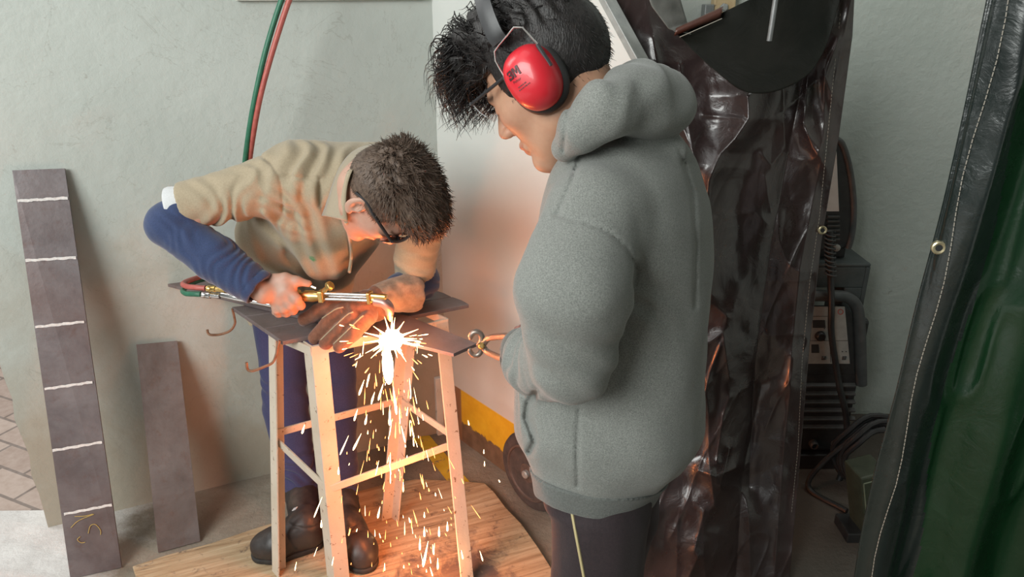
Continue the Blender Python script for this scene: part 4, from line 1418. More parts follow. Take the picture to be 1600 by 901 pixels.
M_shoe = pm('black_shoe', (0.02, 0.02, 0.02), (0.035, 0.035, 0.035), 40, 0.5)

yA = math.radians(24)
pA = math.radians(35)
f0 = np.array([-math.cos(yA), math.sin(yA), 0])
LA = np.array([-math.sin(yA), -math.cos(yA), 0])
zz = np.array([0, 0, 1.0])
FA = f0 * math.cos(pA) - zz * math.sin(pA)
UA = f0 * math.sin(pA) + zz * math.cos(pA)
OA = np.array(P(857, 122, Y=1.19))
yB = math.radians(20)
FB = np.array([-math.cos(yB), math.sin(yB), 0])
LBd = np.array([-math.sin(yB), -math.cos(yB), 0])
OT = np.array([0.187, 1.20, 0.0])

# silhouette of the hooded top: photo row, front, back, half width
TORSO = [(205, 915, 1040, 0.120), (225, 893, 1064, 0.150), (260, 876, 1082, 0.185), (320, 860, 1095, 0.190), (400, 842, 1099, 0.168), (500, 832, 1093, 0.160), (600, 818, 1090, 0.170), (660, 819, 1089, 0.190), (690, 823, 1077, 0.188), (717, 834, 1056, 0.180), (740, 848, 1030, 0.176), (774, 853, 1014, 0.168)]
tz, tf0, tf1, tb_ = [], [], [], []
for y, a, b_, w in TORSO:
    pa, pb = P(a, y, Y=1.2), P(b_, y, Y=1.2)
    tz.append(pa.z)
    tf0.append((OT[0] - pa.x) / math.cos(yB))
    tf1.append((OT[0] - pb.x) / math.cos(yB))
    tb_.append(w)
zs = np.linspace(tz[-1], tz[0], 80)
def smooth_tab(v):
    r = np.interp(zs, tz[::-1], v[::-1])
    k = np.array([1, 2, 3, 2, 1.0])
    k /= k.sum()
    return np.convolve(np.pad(r, 2, mode='edge'), k, 'valid')
tC, tA_, tB_ = smooth_tab([(a + b_) / 2 for a, b_ in zip(tf0, tf1)]), smooth_tab([(a - b_) / 2 for a, b_ in zip(tf0, tf1)]), smooth_tab(tb_)

def torso_field(inset=0.0, zlo=None, zhi=None, cz=0.03):
    zlo = tz[-1] if zlo is None else zlo
    zhi = tz[0] if zhi is None else zhi
    def fn(X, Y, Z):
        dx, dy = X - OT[0], Y - OT[1]
        f = dx * FB[0] + dy * FB[1]
        l = dx * LBd[0] + dy * LBd[1]
        Z = Z - 0.42 * np.clip(l, -0.08, 0.20) * np.clip((1.05 - Z) / 0.25, 0, 1)
        c, a, b_ = np.interp(Z, zs, tC), np.interp(Z, zs, tA_) - inset, np.interp(Z, zs, tB_) - inset
        r = (np.abs((f - c) / a) ** 2.3 + np.abs(l / b_) ** 2.3) ** (1 / 2.3)
        d = (r - 1) * np.minimum(a, b_) * 0.92
        q = np.maximum(Z - zhi, zlo - Z)
        return np.where((d > 0) & (q > 0), np.sqrt(np.maximum(d, 0) ** 2 + np.maximum(q, 0) ** 2), np.maximum(d, q))
    return fn

armL = [P(930, 338, Y=1.045), P(897, 450, Y=0.985), P(893, 560, Y=0.995), P(845, 562, Y=1.115), P(819, 548, Y=1.225)]
armL_r = [0.074, 0.086, 0.064, 0.060, 0.043]
armR = [P(935, 330, Y=1.36), P(905, 445, Y=1.40), P(892, 545, Y=1.40), P(850, 560, Y=1.38), P(822, 560, Y=1.35)]
armR_r = [0.072, 0.078, 0.062, 0.056, 0.042]

pa_root = empty('person', (0.187, 1.20, 0), 'person standing in grey hooded top, red ear defenders and clear glasses, looking down', 'person')

# body: one continuous surface, mostly under the clothes
g = SDF((-0.18, 0.82, 0.0), (0.45, 1.60, 1.70), 0.003)
p_h = head_sdf(g, OA, FA, LA, UA, 1.0)
nb = np.array(P(965, 215, Y=1.20))
g.cone(p_h(-0.030, 0, -0.050), nb, 0.056, 0.064, 0.03)
g.func((-0.2, 0.85, 0.5), (0.5, 1.6, 1.45), torso_field(0.04, 0.70, 1.36), 0.05)
for arm, rr in ((armL, (0.05, 0.046, 0.040, 0.036, 0.027)), (armR, (0.05, 0.046, 0.040, 0.036, 0.027))):
    g.chain(arm, rr, 0.02)
hands = []
for arm, sgn, tgt in ((armL, 1, P(826, 552, Y=1.305)), (armR, -1, P(826, 562, Y=1.325))):
    w = np.array(arm[-1])
    t = np.array(tgt)
    g.chain([w, t], [0.026, 0.030], 0.01)
    hands.append((w, t))
for sgn in (-1, 1):
    hip = OT + LBd * 0.09 * sgn + zz * 0.80
    knee = OT + LBd * 0.10 * sgn + FB * 0.02 + zz * 0.45
    ank = OT + LBd * 0.10 * sgn - FB * 0.03 + zz * 0.09
    g.chain([hip, knee, ank], [0.055, 0.044, 0.036], 0.02)
    g.chain([ank - zz * 0.035, ank + FB * 0.14 - zz * 0.055], [0.036, 0.026], 0.02)
g.build('body', M_skinA, pa_root, tint=head_tint(OA, FA, LA, UA, 1.0))

# hooded top
g = SDF((-0.12, 0.82, 0.55), (0.46, 1.62, 1.62), 0.0036)
zh = tz[10]
g.func((-0.2, 0.8, 0.5), (0.6, 1.65, 1.6), torso_field(0, zh, tz[0]), 0.0)
for arm, rr in ((armL, armL_r), (armR, armR_r)):
    g.cone(arm[0], arm[1], rr[0], rr[1], 0.022)
    g.cone(arm[1], arm[2], rr[1], rr[2], 0.006)
    g.cone(arm[2], arm[3], rr[2], rr[3], 0.008)
    g.cone(arm[3], arm[4], rr[3], rr[4], 0.012)
hood = [P(884, 232, Y=1.095), P(910, 202, Y=1.065), P(950, 172, Y=1.05), P(1000, 160, Y=1.10), P(1022, 165, Y=1.19), P(1000, 150, Y=1.30), P(940, 165, Y=1.33), P(903, 215, Y=1.29)]
hr = [0.022, 0.029, 0.036, 0.045, 0.046, 0.048, 0.044, 0.030]
g2 = SDF((-0.12, 0.82, 1.1), (0.46, 1.62, 1.62), 0.0036)
for i in range(len(hood) - 1):
    g2.cone(hood[i], hood[i + 1], hr[i], hr[i + 1], 0.02)
g2.ell(P(1004, 160, Y=1.19), (0.075, 0.12, 0.054), np.stack([FB, LBd, zz], 1), 0.02)
g2.ell(P(1030, 178, Y=1.15), (0.050, 0.09, 0.036), np.stack([FB, LBd, zz], 1), 0.02)
g2.ell(P(990, 128, Y=1.15), (0.040, 0.07, 0.030), np.stack([FB, LBd, zz], 1), 0.02)
g.chain([P(925, 248, Y=1.14), P(985, 240, Y=1.12), P(1045, 238, Y=1.14)], [0.030, 0.034, 0.030], 0.012)
off_ = np.round((g2.lo - g.lo) / g.h).astype(int)
sl_ = tuple(slice(off_[i_], off_[i_] + min(g2.d.shape[i_], g.d.shape[i_] - off_[i_])) for i_ in range(3))
e_ = g2.d[tuple(slice(0, s_.stop - s_.start) for s_ in sl_)]
g._put(sl_, e_, 0.007, 'add')
# neck opening
g.cone(p_h(-0.02, 0, -0.03), nb + np.array([0, 0, 0.01]), 0.074, 0.066, 0.006, 'sub')
def hood_disp(p):
    d = np.zeros(len(p))
    d += folds(p, armL[1], armL[2], 0.11, unit(np.array(armL[2]) - np.array(armL[0])), 0.075, 0.0035, 1, 0.9)
    d += folds(p, armL[2], armL[2], 0.085, (0.7, 0.1, 0.7), 0.045, 0.0045, 2, 0.9)
    d += folds(p, armL[3], armL[4], 0.075, unit(np.array(armL[4]) - np.array(armL[3])), 0.032, 0.0075, 3, 0.7)
    d += folds(p, P(985, 470, Y=1.05), P(1000, 400, Y=1.06), 0.07, (0.9, 0, 0.4), 0.05, 0.004, 4, 0.8)
    d += folds(p, P(870, 720, Y=1.1), P(1040, 720, Y=1.1), 0.06, (1, 0.2, 0.15), 0.06, 0.003, 5, 0.9)
    d += folds(p, P(930, 120, Y=1.05), P(1000, 115, Y=1.15), 0.05, (1, 0.2, -0.5), 0.05, 0.005, 6, 0.9)
    d += folds(p, P(860, 650, Y=1.0), P(950, 690, Y=1.0), 0.12, (0.8, 0.1, 0.6), 0.12, 0.004, 7, 0.9)
    d += 0.0045 * fbm(p * 9, 2, 3)
    # seams on the near side
    z = CAM_H - p[:, 2]
    zc = p[:, 1] * CP + z * SP
    px, py = 800 + FPX * p[:, 0] / zc, 450.5 + FPX * (z * CP - p[:, 1] * SP) / zc
    near = p[:, 1] < 1.16
    for pl in ([(866, 333), (885, 340), (915, 346), (950, 362), (980, 388), (995, 420), (992, 445)], [(905, 248), (893, 285), (880, 315), (872, 334)], [(905, 640), (902, 700), (903, 760)], [(1062, 235), (1082, 300), (1088, 380), (1086, 480)], [(893, 148), (885, 190), (880, 235)]):
        d += near * 0.0045 * np.exp(-(poly_d(px, py, pl) / 3.2) ** 2)
    pk = poly_d(px, py, [(838, 612), (826, 628), (822, 652), (830, 672), (836, 690), (828, 705)])
    d += (p[:, 1] < 1.25) * 0.010 * np.exp(-(pk / 5.0) ** 2)
    return d
g.displace(hood_disp, 0.02)
hoodie = g.build('hooded_top', M_hood, pa_root, smooth_iter=1)

# ribbed waistband
g = SDF((-0.10, 0.85, 0.55), (0.46, 1.55, 0.86), 0.0035)
g.func((-0.2, 0.8, 0.5), (0.6, 1.65, 0.95), torso_field(-0.003, tz[-1] + 0.006, zh + 0.004), 0.0)
g.displace(lambda p: 0.003 * vnoise(p * 14, 4), 0.02)
g.build('waistband', M_rib, hoodie)
# cuffs
for arm, rr in ((armL, armL_r), (armR, armR_r)):
    a, b_ = np.array(arm[3]), np.array(arm[4])
    d = unit(b_ - a)
    MB().lathe(b_ - d * 0.012, d, [(0, 0.038), (0.012, 0.043), (0.026, 0.043), (0.040, 0.040), (0.052, 0.037), (0.054, 0.032), (0.03, 0.030)], 28).build('cuff', M_rib, hoodie, smooth=True)

# gloves closed round the tong handles
for (w, t), sgn in zip(hands, (1, -1)):
    g = SDF(np.minimum(w, t) - 0.11, np.maximum(w, t) + 0.11, 0.003)
    d = unit(t - w)
    n = unit(np.cross(d, zz))
    up = np.cross(n, d)
    g.cone(w, t, 0.033, 0.036, 0.0, 'add', (n, 0.75))
    for k in range(4):
        o_ = up * (0.030 - 0.021 * k)
        k0 = t + d * 0.020 + o_
        q1 = k0 + d * (0.030 - 0.004 * abs(k - 1)) - n * 0.004
        q2 = q1 + d * 0.004 - n * 0.026
        q3 = q2 - d * 0.022 - n * 0.006
        g.chain([t + o_ * 0.7, k0, q1, q2, q3], [0.013, 0.0125, 0.0115, 0.011, 0.010], 0.006)
    g.chain([w + up * 0.02 + d * 0.02, t + up * 0.044 - n * 0.012, t + up * 0.046 - n * 0.026 + d * 0.03], [0.014, 0.013, 0.011], 0.008)
    g.chain([t - up * 0.030, t - up * 0.046 - d * 0.01], [0.018, 0.014], 0.01)
    g.build('work_glove', M_gloveA, pa_root)

# trousers and shoes
g = SDF((-0.10, 0.95, 0.05), (0.45, 1.48, 0.92), 0.004)
g.func((-0.2, 0.8, 0.5), (0.6, 1.6, 0.95), torso_field(0.012, 0.66, 0.80), 0.0)
for sgn in (-1, 1):
    hip = OT + LBd * 0.088 * sgn + zz * 0.70 - FB * 0.005
    mid = OT + LBd * 0.095 * sgn + zz * 0.56 - FB * 0.008
    knee = OT + LBd * 0.10 * sgn + FB * 0.005 + zz * 0.42
    ank = OT + LBd * 0.10 * sgn - FB * 0.03 + zz * 0.10
    g.chain([hip, mid, knee, ank], [0.092, 0.084, 0.074, 0.060], 0.03)
g.displace(lambda p: 0.004 * fbm(p * np.array([14, 14, 6]), 2, 8) + 0.003 * np.sin(p[:, 2] * 60 + 3 * vnoise(p * 9, 2)) * np.exp(-((p[:, 2] - 0.15) / 0.12) ** 2), 0.02)
trA = g.build('trousers', M_trou, pa_root)
trA_pts = []
for y in range(790, 990, 20):
    x = 892 + (y - 790) * 0.185
    o_ = np.array((0, 0, CAM_H), float)
    dr = unit(np.array(P(x, y, Y=1.0)) - o_)
    hit, loc, nor, idx = trA.ray_cast(Vector(o_), Vector(dr))
    if hit:
        trA_pts.append(loc + nor * 0.0006)
if len(trA_pts) > 1:
    MB().tube(catmull(trA_pts, 3), 0.0028, 6).build('piping', M_pipe_y, trA, smooth=True)
for sgn in (-1, 1):
    ank = OT + LBd * 0.10 * sgn - FB * 0.03
    g = SDF(ank - 0.2 + zz * 0.19, ank + 0.25, 0.004)
    g.cone(ank + zz * 0.085, ank + zz * 0.045 - FB * 0.02, 0.042, 0.042, 0.02)
    g.chain([ank + zz * 0.045 - FB * 0.025, ank + zz * 0.050 + FB * 0.09, ank + zz * 0.040 + FB * 0.165], [0.042, 0.046, 0.036], 0.02)
    g.half((0, 0, 0.002), (0, 0, -1))
    g.build('shoe', M_shoe, pa_root)

# hair: close sides, long curly top
g = SDF(OA - 0.19, OA + 0.21, 0.003)
RA = np.stack([FA, LA, UA], 1)
g.ell(p_h(-0.012, 0, 0.032), (0.106, 0.085, 0.098), RA)
g.ell(p_h(0.005, 0, 0.095), (0.098, 0.080, 0.050), RA, 0.03)
g.ell(p_h(0.080, 0, 0.090), (0.048, 0.062, 0.040), RA, 0.02)
g.ell(p_h(0.102, 0.0, 0.066), (0.026, 0.050, 0.034), RA, 0.02)
# cut away the face, ears and neck
g.half(p_h(0.020, 0, -0.010), unit(FA * 0.75 - UA * 0.66), 0.01) if False else None
def face_cut(X, Y, Z):
    dx, dy, dz = X - OA[0], Y - OA[1], Z - OA[2]
    f = dx * FA[0] + dy * FA[1] + dz * FA[2]
    u = dx * UA[0] + dy * UA[1] + dz * UA[2]
    a = np.minimum(f - 0.048, 0.050 - u + np.clip(f - 0.10, 0, 1) * 0.6)     # face below the fringe
    b_ = np.minimum(-u - 0.030 - np.clip(-f, -0.02, 0.2) * 0.42, f + 0.2)      # below the nape line
    return -np.maximum(a, b_)
g.func(OA - 0.2, OA + 0.22, face_cut, 0.006, 'sub')
def hair_disp(p):
    q = p - OA
    top = np.clip((q @ UA - 0.05) / 0.05, 0, 1)
    loc = np.stack([q @ FA, q @ LA, q @ UA], 1)
    return -(0.010 * top + 0.0014) * fbm(loc * np.array([26, 40, 30]), 3, 4) - top * 0.005 * np.sin(loc[:, 1] * 260 + loc[:, 0] * 90 + 4 * vnoise(loc * 24, 6))
g.displace(hair_disp, 0.03)
hairA = g.build('hair', M_hairA, pa_root)
rng = np.random.default_rng(5)
me = hairA.data
vc = np.zeros(len(me.vertices) * 3)
me.vertices.foreach_get('co', vc)
vc = vc.reshape(-1, 3)
nc = np.zeros(len(vc) * 3)
me.vertices.foreach_get('normal', nc)
nc = nc.reshape(-1, 3)
loc = (vc - OA) @ RA
top = np.where((loc[:, 2] > 0.06) & (nc @ UA > -0.3))[0]
front = np.where((loc[:, 0] > 0.07) & (loc[:, 2] > 0.03) & (nc @ FA > 0.05))[0]
side = np.where((loc[:, 2] <= 0.09) & (loc[:, 0] < 0.05))[0]
sel = np.concatenate([rng.choice(top, 900), rng.choice(front, 760), rng.choice(side, 1700)])
kinds = np.concatenate([np.zeros(900), np.ones(760), np.full(1700, 2)])
roots = vc[sel] - nc[sel] * 0.004
N = nc[sel]
ph = rng.uniform(0, 6.28, len(sel))
ln = np.where(kinds == 0, rng.uniform(0.022, 0.042, len(sel)), np.where(kinds == 1, rng.uniform(0.035, 0.066, len(sel)), rng.uniform(0.008, 0.016, len(sel))))
flow = np.where((kinds == 0)[:, None], FA * 1.0 + UA * 0.05 + N * 0.28, np.where((kinds == 1)[:, None], FA * 0.22 - zz * 0.80 + N * 0.30, -zz * 0.6 - f0 * 0.55 + N * 0.35))
flow = flow + rng.normal(0, 0.28, flow.shape) * np.where(kinds == 2, 0.3, 1.0)[:, None]
flow /= np.linalg.norm(flow, axis=1)[:, None]
sidev = np.cross(flow, rng.normal(0, 1, flow.shape))
sidev /= np.linalg.norm(sidev, axis=1)[:, None]
upv = np.cross(flow, sidev)
curl = np.where(kinds == 0, 0.007, np.where(kinds == 1, 0.0115, 0.0008))
def tipA(i, t):
    a = ph[i] + t * (6.0 if kinds[i] < 2 else 2)
    c0 = np.array([math.cos(ph[i]), math.sin(ph[i])])
    w = curl[i] * min(1.0, t * 2.5)
    return flow[i] * ln[i] * t + sidev[i] * (math.cos(a) - c0[0]) * w + upv[i] * (math.sin(a) - c0[1]) * w - zz * (0.022 * t * t if kinds[i] == 1 else 0)
r0 = np.where(kinds == 0, 0.0013, np.where(kinds == 1, 0.0011, 0.0008)) * rng.uniform(0.5, 1.25, len(sel))
strands('hair_locks', roots, tipA, M_hairA, hairA, r0, 8)

# ear defenders
M_cup = pm('red_glossy_plastic', (0.60, 0.018, 0.030), (0.66, 0.022, 0.036), 12, 0.34, coat=0.25, bstr=0.03)
M_foam = pm('black_cushion', (0.02, 0.02, 0.02), (0.03, 0.03, 0.03), 40, 0.6)
M_band = pm('black_rubber_band', (0.030, 0.031, 0.033), (0.05, 0.052, 0.055), 40, 0.45)
M_wire = pm('steel_wire', (0.55, 0.53, 0.50), (0.65, 0.63, 0.60), 50, 0.3, 1.0)
M_print = pm('dark_print', (0.06, 0.012, 0.016), None, 20, 0.5)
muffs = empty('ear_defenders', tuple(OA), 'red ear defenders with black band on the head of the person in grey', 'ear defenders')
cupN = unit(LA - FA * 0.06 + zz * 0.05)
cupU = unit(UA * 0.97 + FA * 0.02 - cupN * (UA @ cupN))
cupU = unit(cupU - cupN * (cupU @ cupN))
cupF = np.cross(cupU, cupN) * 1.0
if cupF @ FA < 0:
    cupF = -cupF
CB, CA_ = 0.0385, 0.0475       # half width, half height
def cup_pt(c, sg, rho, th, lift):
    w, h = CB * (1 + 0.05 * math.sin(th)), CA_
    n_ = cupN * sg if sg > 0 else -np.array(LA)
    ct, st_ = math.cos(th), math.sin(th)
    sx = math.copysign(abs(ct) ** 0.86, ct)
    sy = math.copysign(abs(st_) ** 0.86, st_)
    return c + cupF * w * rho * sx + cupU * h * rho * sy + n_ * lift
def dome(rho):
    return 0.034 * (1 - rho ** 3.2) ** 0.62 if rho < 1 else 0.0
cupC = np.array(P(833, 122, Y=1.098))
cupC2 = OA + (cupC - OA) - LA * 2 * ((cupC - OA) @ LA)
for c, sg in ((cupC, 1), (cupC2, -1)):
    vs, fs = [], []
    rhos = [0.001, 0.15, 0.3, 0.45, 0.6, 0.72, 0.82, 0.9, 0.95, 0.98, 1.0]
    n = 48
    for r_ in rhos:
        for k in range(n):
            vs.append(cup_pt(c, sg, r_, 2 * PI * k / n, dome(r_)))
    for r_, l_ in ((1.0, -0.010), (0.9, -0.014)):
        for k in range(n):
            vs.append(cup_pt(c, sg, r_, 2 * PI * k / n, l_))
    m_ = len(rhos) + 2
    for i in range(m_ - 1):
        for k in range(n):
            fs.append((i * n + k, i * n + (k + 1) % n, (i + 1) * n + (k + 1) % n, (i + 1) * n + k))
    fs += [tuple(range(n)), tuple(range((m_ - 1) * n, m_ * n))]
    MB().add(vs, fs).build('ear_cup', M_cup, muffs, smooth=True)
    ringp = [Vector(cup_pt(c, sg, 0.93, 2 * PI * k / 40, -0.018)) for k in range(41)]
    MB().tube(ringp, 0.010, 10).build('cushion', M_foam, muffs, smooth=True)
# wire yokes on both sides
def yoke(pts, sg):
    out = []
    for x, y in pts:
        p = np.array(P(x, y, Y=1.093))
        # lift onto the side of the head
        p = p - LA * ((p - OA) @ LA) + LA * 0.105
        if sg < 0:
            p = p - LA * 2 * ((p - OA) @ LA)
        out.append(Vector(p))
    return out
wp = [(800, 148), (782, 122), (765, 97), (763, 82), (772, 71), (789, 54), (800, 43), (816, 43), (842, 67), (868, 101)]
for sg in (1, -1):
    q = yoke(wp, sg)
    MB().tube(q, 0.0013, 8).build('wire_yoke', M_wire, muffs, smooth=True)
    MB().tube([q[1], q[0], yoke([(806, 156)], sg)[0]], 0.0030, 8).build('pivot_arm', M_band, muffs, smooth=True)
    MB().tube([q[8].lerp(q[9], 0.05), q[9]], 0.0032, 8).build('pivot_arm', M_band, muffs, smooth=True)
# headband: a flat strap over the crown
bandv, bandf = [], []
b0 = np.array(yoke([(783, 60)], 1)[0])
floc = (b0 - OA) @ FA
uloc = (b0 - OA) @ UA
NB_ = 36
for i in range(NB_ + 1):
    a = math.radians(-14 + 208 * i / NB_)
    l_, u_ = 0.106 * math.cos(a), uloc + 0.012 + (0.176 - uloc) * math.sin(a) if math.sin(a) > 0 else uloc + 0.012 + 0.05 * math.sin(a)
    cen = OA + LA * l_ + UA * u_ + FA * (floc + 0.010 - 0.012 * max(math.sin(a), 0))
    out = unit(LA * math.cos(a) * 0.8 + UA * max(math.sin(a), 0.02))
    for s1, s2 in ((-0.013, 0.002), (-0.004, 0.0035), (0.004, 0.0035), (0.013, 0.002), (0.013, -0.001), (-0.013, -0.001)):
        bandv.append(cen + FA * s1 + out * s2)
for i in range(NB_):
    for k in range(6):
        bandf.append((i * 6 + k, i * 6 + (k + 1) % 6, i * 6 + 6 + (k + 1) % 6, i * 6 + 6 + k))
bandf += [tuple(range(6)), tuple(range(NB_ * 6, NB_ * 6 + 6))]
MB().add(bandv, bandf).build('headband', M_band, muffs, smooth=True)

# moulded print on the near cup
def cup_print(text, cx, cy, size, name, thick=0.0, rot=0.0, shear=0.0):
    cu = bpy.data.curves.new('lettering', 'FONT')
    cu.body, cu.size, cu.align_x, cu.align_y = text, size, 'CENTER', 'CENTER'
    cu.offset = thick
    cu.shear = shear
    cu.resolution_u = 3
    ob = bpy.data.objects.new('lettering', cu)
    COL.objects.link(ob)
    dg = bpy.context.evaluated_depsgraph_get()
    me = bpy.data.meshes.new_from_object(ob.evaluated_get(dg))
    bpy.data.objects.remove(ob)
    bm = bmesh.new()
    bm.from_mesh(me)
    bmesh.ops.triangulate(bm, faces=bm.faces)
    bmesh.ops.subdivide_edges(bm, edges=bm.edges, cuts=1)
    cr, sr = math.cos(rot), math.sin(rot)
    for v in bm.verts:
        x, y = v.co.x * cr - v.co.y * sr + cx, v.co.x * sr + v.co.y * cr + cy
        # x runs to the back of the head as seen from outside, y up
        sx, sy = -x / CB, y / CA_
        rho = min((abs(sx) ** (1 / 0.86 * 2) + abs(sy) ** (1 / 0.86 * 2)) ** 0.43, 0.999)
        v.co = Vector(cupC + cupF * (-x) + cupU * y + cupN * (dome(rho) + 0.0006))
    bm.to_mesh(me)
    bm.free()
    me.materials.clear()
    me.materials.append(M_print)
    return link(bpy.data.objects.new(name, me), muffs)
rt = math.radians(-3)
def stroke_print(polys, cx, cy, s):
    mb = MB()
    for poly in polys:
        pts = []
        for x, y in poly:
            x, y = cx + x * s, cy + y * s
            pts.append(Vector(cupC + cupF * -x + cupU * y + cupN * (dome(min(0.99, math.hypot(x / CB, y / CA_))) + 0.0010)))
        mb.prism(pts, Vector(cupN) * 0.0006)
    return mb.build('print', M_print, muffs)
Rr = lambda x0, y0, x1, y1: [(x0, y0), (x1, y0), (x1, y1), (x0, y1)]
three = [Rr(0, 0.80, 0.62, 1.0), Rr(0.12, 0.42, 0.62, 0.60), Rr(0, 0, 0.62, 0.20), Rr(0.44, 0.16, 0.68, 0.46), Rr(0.44, 0.56, 0.68, 0.86), Rr(0, 0.16, 0.18, 0.32), Rr(0, 0.68, 0.18, 0.84)]
em = [Rr(0.74, 0, 0.96, 1.0), Rr(1.42, 0, 1.64, 1.0), [(0.90, 1.0), (1.12, 0.28), (1.26, 0.28), (1.04, 1.0)], [(1.34, 1.0), (1.12, 0.28), (1.26, 0.28), (1.48, 1.0)]]
stroke_print(three + em, -0.0215, 0.0095, 0.0130)
cup_print('Peltor', -0.0115, 0.0042, 0.0056, 'print', 0.0, rt)
mb = MB()
for y0, xa, xb in ((-0.0048, -0.015, 0.000), (-0.0088, -0.016, 0.004)):
    x = xa
    while x < xb:
        w = random.uniform(0.0007, 0.0016)
        mb.box(cupC + cupF * -x + cupU * y0 + cupN * (dome(min(1, math.hypot(x / CB, y0 / CA_))) + 0.0002), 0.0012, w, 0.0016, Matrix((cupN, -cupF, cupU)).transposed())
        x += w + 0.0011
mb.build('print', M_print, muffs)

# clear glasses
M_frame = pm('black_plastic_frame', (0.02, 0.02, 0.022), (0.03, 0.03, 0.032), 30, 0.35)
def glass_mat(name, col, a):
    m, nt, b = new_mat(name)
    b.inputs['Base Color'].default_value = rgb(col)
    b.inputs['Roughness'].default_value = 0.05
    b.inputs['Alpha'].default_value = a
    return m
M_lens = glass_mat('clear_lens', (0.75, 0.78, 0.80), 0.26)
def spectacles(label, O, F, L, U, s, lensmat, f_front, u0, lens_h, wrap, temple_r, tl=0.078, f_ear=-0.005, brow=True, lens_parts=True):
    F, L, U, O = [np.array(a, float) for a in (F, L, U, O)]
    p = lambda f, l, u: Vector(O + s * (F * f + L * l + U * u))
    root = empty('safety_glasses', tuple(O), label, 'glasses')
    for q in (-1, 1):
        vs, fs = [], []
        n1, n2 = 12, 8
        for i in range(n1 + 1):
            l_ = q * (0.005 + 0.060 * i / n1)
            fr = f_front - wrap * (abs(l_) / 0.065) ** 2
            hh = lens_h * (0.72 + 0.28 * math.sin(min(1, i / n1 * 1.35) * PI * 0.75 + 0.4))
            for j in range(n2 + 1):
                t = j / n2
                vs.append(p(fr - 0.010 * t * t, l_, u0 - hh * t))
        for i in range(n1):
            for j in range(n2):
                a = i * (n2 + 1) + j
                fs.append((a, a + 1, a + n2 + 2, a + n2 + 1))
        o = mobj('lens', vs, fs, lensmat, root, True)
        sd = o.modifiers.new('thickness', 'SOLIDIFY')
        sd.thickness = 0.0018
        tem = [p(f_front - wrap, q * 0.066, u0), p(f_front - wrap - 0.03, q * 0.073, u0 + 0.000), p(0.02, q * tl, u0 + 0.0), p(f_ear, q * tl, u0 - 0.002), p(f_ear - 0.028, q * (tl - 0.001), u0 - 0.018)]
        MB().tube(catmull(tem, 5), [temple_r] * 16 + [temple_r * 0.8] * 5, 8).build('temple', M_frame, root, smooth=True)
    bp = [p(f_front + 0.0015 - wrap * (abs(l_) / 0.065) ** 2, l_, u0 + 0.001) for l_ in np.linspace(-0.067, 0.067, 15)]
    MB().tube(bp, temple_r * 0.95, 8).build('brow_bar', M_frame, root, smooth=True)
    for q in (-1, 1):
        MB().tube([p(f_front - 0.001, q * 0.007, u0 - lens_h * 0.45), p(f_front - 0.012, q * 0.011, u0 - lens_h * 0.6)], 0.0025, 6).build('nose_pad', M_frame, root, smooth=True)
    return root
spectacles('clear safety glasses with black frame on the face of the person in grey', OA, FA, LA, UA, 1.0, M_lens, 0.118, 0.028, 0.038, 0.014, 0.0027, tl=0.082)

# ---------------------------------------------------------------- welder bending over the stand
M_skinB = skin_mat('fair_skin', (0.52, 0.32, 0.24), (0.92, 0.84, 0.82))
logo_c = tuple(P(490, 405, Y=1.865))
M_khaki = cloth_mat('khaki_drill', (0.33, 0.268, 0.18), (0.395, 0.325, 0.225), 260, 0.9, sheen=0.2, bs=0.15,
                    stains=[(tuple(P(470, 425, Y=1.90)), 0.13, (0.20, 0.15, 0.10), 0.55), (logo_c, 0.032, (0.05, 0.24, 0.08), 0.9)])
M_navy = cloth_mat('navy_jersey', (0.018, 0.034, 0.095), (0.030, 0.052, 0.135), 300, 0.85, sheen=0.3, bs=0.12)
M_navyt = cloth_mat('navy_work_trousers', (0.022, 0.026, 0.085), (0.036, 0.040, 0.115), 260, 0.85, sheen=0.2, bs=0.15)
M_white = cloth_mat('white_cotton', (0.58, 0.59, 0.60), (0.66, 0.67, 0.68), 200, 0.9)
M_hairB = hair_mat('brown_hair', (0.070, 0.046, 0.033), (0.150, 0.102, 0.074))
M_boot = pm('dusty_black_leather', (0.022, 0.019, 0.018), (0.050, 0.040, 0.036), 14, 0.45, bstr=0.2, bscale=60, spots=(9, 0.55, 0.2, (0.10, 0.075, 0.06)))
M_sole = pm('boot_sole', (0.02, 0.018, 0.017), (0.04, 0.035, 0.03), 30, 0.8)
M_glove1 = cloth_mat('red_brown_suede', (0.15, 0.055, 0.028), (0.22, 0.088, 0.048), 90, 0.9, sheen=0.3, bs=0.3)
M_glove2 = cloth_mat('pale_scorched_hide', (0.27, 0.165, 0.105), (0.40, 0.27, 0.185), 60, 0.9, sheen=0.2, bs=0.3)
M_gpipe = pm('glove_welt', (0.42, 0.33, 0.22), (0.34, 0.26, 0.16), 60, 0.8)

FBw = unit((0.36, 0.05, -0.93))
UBw = np.array((0.88, -0.36, 0.31))
UBw = unit(UBw - FBw * (UBw @ FBw))
LBw = np.cross(UBw, FBw)
OBw = np.array(P(594, 303, Y=1.63))
SB = 1.0
shR, shL = np.array(P(436, 286, Y=1.85)), np.array(P(664, 322, Y=1.90))
elR, wrR = np.array(P(263, 350, Y=1.79)), np.array(P(412, 457, Y=1.735))
elL, wrL = np.array(P(656, 438, Y=1.99)), np.array(P(598, 466, Y=1.835))
NBw = np.array(P(574, 266, Y=1.83))
hipc = np.array(P(462, 440, Y=2.15))
lat = unit(shL - shR)
hl = np.array((1.0, 0.05, 0))
hl = unit(hl)

pb = empty('person', (-0.62, 1.95, 0), 'person in khaki shirt bending over the stand with torch, dark glasses and leather glove', 'person')

